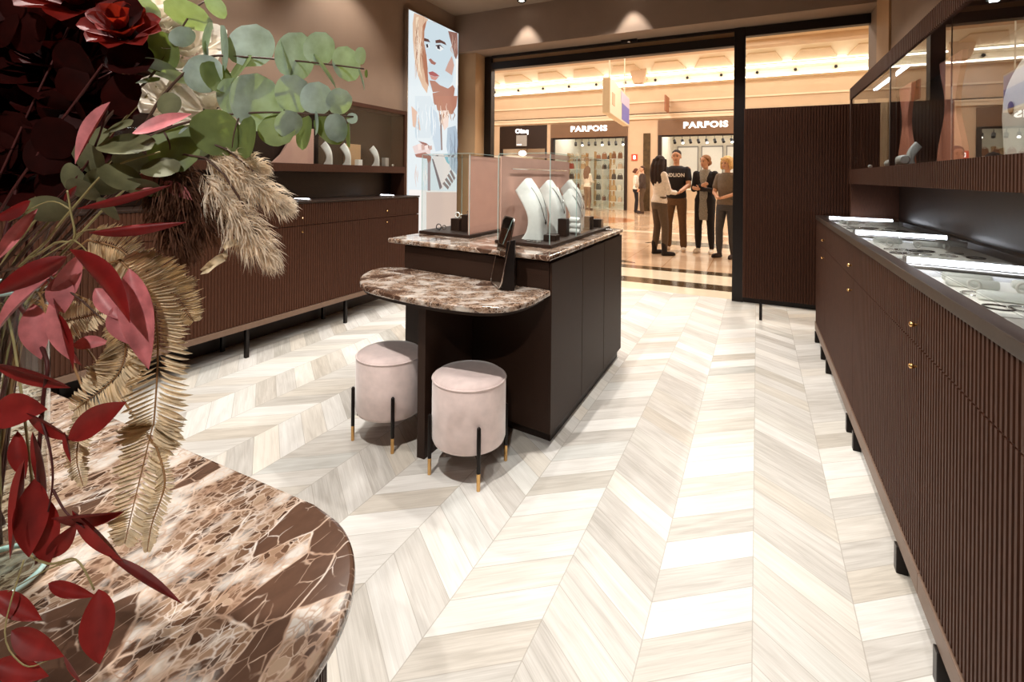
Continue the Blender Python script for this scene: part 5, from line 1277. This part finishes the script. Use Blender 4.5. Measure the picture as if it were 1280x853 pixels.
# ---- pampas plumes
def plume(label, p0, p1, w, d0, d1, mat, n=900, group='pampas plumes', bow=0.0):
    t = thing('pampas_plume', (VX, VY, .80), label, 'dried plume', group)
    P0, P1 = at(*p0, d0), at(*p1, d1); ax = (P1 - P0); L = ax.length; ax.normalize(); e1 = ax.cross(FW).normalized(); e2 = ax.cross(e1)
    g = Vector((0, 0, -1)); k = (d0 + d1) / 2 / FPX; R = w / 2 * k; vs = []; fs = []
    for i in range(n):
        f = rf.random() ** .8; th = rf.uniform(0, 2 * PI); o = e1 * math.cos(th) + e2 * math.sin(th)
        c = P0 + ax * L * f * .93 + g * bow * f * f
        sp = math.sin(PI * (.16 + .80 * f)) ** .8
        dirn = (ax * .75 + o * rf.uniform(.35, 1.0) * sp + g * .12 + Vector((rf.gauss(0, .22), rf.gauss(0, .22), rf.gauss(0, .22)))).normalized(); ln = R * rf.uniform(.6, 1.35) * (.5 + .6 * sp); st = c + o * R * .12 * sp
        wd = dirn.cross(Vector((rf.gauss(0, 1), rf.gauss(0, 1), rf.gauss(0, 1)))).normalized() * .0007
        mid = st + dirn * ln * .55 + o * R * .12; tip = st + dirn * ln + g * ln * .16
        b = len(vs); vs += [st - wd * .6, st + wd * .6, mid + wd, mid - wd, tip]; fs += [(b, b + 1, b + 2, b + 3), (b + 3, b + 2, b + 4)]
    m = MB().add(vs, fs); m.build('plume', mat, t, recalc=False)
    s = MB(); s.tube([Vector(q) for q in catmull([tuple(Vector((VX, VY, .82))), tuple(mouth + Vector((.02, .02, 0))), tuple(P0 - ax * .03), tuple(P0 + ax * L * .9 + g * bow * .8)], 6)], .0014, 6)
    s.build('stem', 'stem_brown', t, smooth=180)
plume('upper cream pampas plume pointing right towards the shelf', (258, 196), (366, 258), 52, .605, .63, 'pampas', bow=.004)
plume('lower cream pampas plume hanging in front of the left cabinets', (252, 218), (345, 328), 62, .595, .61, 'pampas', 1100, bow=.004)
plume('small cream pampas plume just under the eucalyptus leaves', (262, 188), (335, 212), 40, .61, .625, 'pampas', 500)
plume('brown shaded pampas plume left of the cream ones', (205, 195), (268, 292), 74, .60, .60, 'pampas_dark', 1000)
plume('shaded brown pampas plume lowest, beside the pink leaves', (190, 225), (236, 320), 70, .605, .60, 'pampas_dark', 900)
# curled dry leaf hanging right of the fern
t = thing('curled_leaf', at(270, 325, .59), 'small curled dry beige leaf dangling below the pampas plume', 'leaf')
m = MB(); W_ = [(298, 302, 8), (285, 306, 9), (280, 313, 10), (284, 320, 11), (272, 326, 13), (262, 334, 14), (252, 340, 6)]
vs = []
for i, (x, y, w) in enumerate(W_):
    d = .59 + .004 * math.sin(i * 1.7); c = at(x, y, d); vs += [c - UP * w * .5 * d / FPX - FW * .003, c + FW * .002, c + UP * w * .5 * d / FPX - FW * .003]
m.add(vs, [(3 * i + j, 3 * i + j + 1, 3 * i + j + 4, 3 * i + j + 3) for i in range(len(W_) - 1) for j in range(2)])
m.build('blade', 'fern_dry', t, smooth=180, recalc=False)
s = MB(); stem_px(s, [(298, 302, .59), (285, 285, .595), (250, 240, .60)], .0008); s.build('stalk', 'stem_brown', t, smooth=180)
# ================================================================== LIGHT
def spot(x, y, z, w, ang=100, blend=.35, col=(1, .93, .84), r=.03, tgt=None, name='spot_lamp'):
    l = bpy.data.lights.new(name, 'SPOT'); l.energy = w; l.spot_size = math.radians(ang); l.spot_blend = blend; l.color = col; l.shadow_soft_size = r
    o = bpy.data.objects.new(name, l); COL.objects.link(o); o.location = (x, y, z)
    if tgt: o.rotation_euler = (Vector(tgt) - Vector((x, y, z))).to_track_quat('-Z', 'Y').to_euler()
    return o
def area(x, y, z, sx, sy, w, col=(1, .95, .87), tgt=None):
    l = bpy.data.lights.new('mall_fill_lamp', 'AREA'); l.shape = 'RECTANGLE'; l.size = sx; l.size_y = sy; l.energy = w; l.color = col
    o = bpy.data.objects.new('mall_fill_lamp', l); COL.objects.link(o); o.location = (x, y, z)
    if tgt: o.rotation_euler = (Vector(tgt) - Vector((x, y, z))).to_track_quat('-Z', 'Y').to_euler()
    return o
KW = (1, .95, .89)
for i, (x, y, w) in enumerate(((-.25, 1.25, 76), (-.25, 2.75, 105), (-.25, 4.2, 100), (-2.3, 1.0, 80), (-2.3, 2.5, 105), (-2.3, 4.0, 95), (-1.15, .55, 290), (-1.35, 4.7, 85))):
    spot(x, y, ZC - .03, w, 112, .4, KW)
    downlight(x, y, ZC, 'black recessed ceiling spotlight over the shop floor')
spot(-1.05, 3.35, ZC - .03, 75, 70, .4, KW); downlight(-1.05, 3.35, ZC, 'added ceiling spotlight above the back of the island')  # lamp added to brighten the white busts
for y in (1.9, 3.3):
    spot(-2.95, y, ZC - .03, 42, 95, .6, KW, tgt=(-3.46, y + .1, 1.7)); downlight(-2.95, y, ZC, 'added ceiling spotlight lightening the left wall')  # lamps added for a lighter gradient on the wall
for x in (-2.45, -1.2):
    spot(x, 5.13, ZC - .03, 45, 62, .25, (1, .97, .92)); downlight(x, 5.13, ZC, 'black recessed ceiling spotlight close to the entrance bulkhead')
downlight(-2.38, 4.84, ZC, 'black recessed ceiling spotlight at the top edge of the picture')
spot(.35, -1.5, ZC - .03, 230, 62, .6, KW, tgt=(-.80, .35, 1.05)); downlight(.35, -1.5, ZC, 'added ceiling spotlight behind the viewer to brighten the flowers')  # unseen lamp added to light the bouquet from the front
# area lamps added under the ceiling to light the mall hall
for x, y in ((-9, 10), (-4.5, 10), (0, 10), (4.5, 10), (-9, 15.5), (-4.5, 15.5), (0, 15.5), (4.5, 15.5)):
    area(x, y, 5.55, 1.6, 1.6, 205)
w = bpy.data.worlds.new('world'); scene.world = w; w.use_nodes = True
w.node_tree.nodes['Background'].inputs['Color'].default_value = (1, .9, .8, 1); w.node_tree.nodes['Background'].inputs['Strength'].default_value = .02

# ================================================================== CAMERA
cd = bpy.data.cameras.new('camera'); cam = bpy.data.objects.new('camera', cd); COL.objects.link(cam)
M3 = Matrix((RT, UP, -FW)).transposed(); cam.matrix_world = Matrix.Translation(CAM) @ M3.to_4x4()
cd.sensor_width = 36; cd.sensor_fit = 'HORIZONTAL'; cd.lens = FPX / 1280 * 36
cd.shift_x = 0; cd.shift_y = -(426.5 - CYP) / 1280; cd.clip_start = .02; cd.clip_end = 100
scene.camera = cam
vs = scene.view_settings; vs.view_transform = 'Standard'; vs.look = 'None'; vs.gamma = 1; vs.exposure = 0.0; vs.use_curve_mapping = False
scene.cycles.max_bounces = 10; scene.cycles.diffuse_bounces = 4; scene.cycles.glossy_bounces = 4; scene.cycles.transparent_max_bounces = 24; scene.cycles.transmission_bounces = 6
scene.cycles.caustics_reflective = False; scene.cycles.caustics_refractive = False
scene.cycles.sample_clamp_indirect = 6; scene.cycles.use_denoising = True
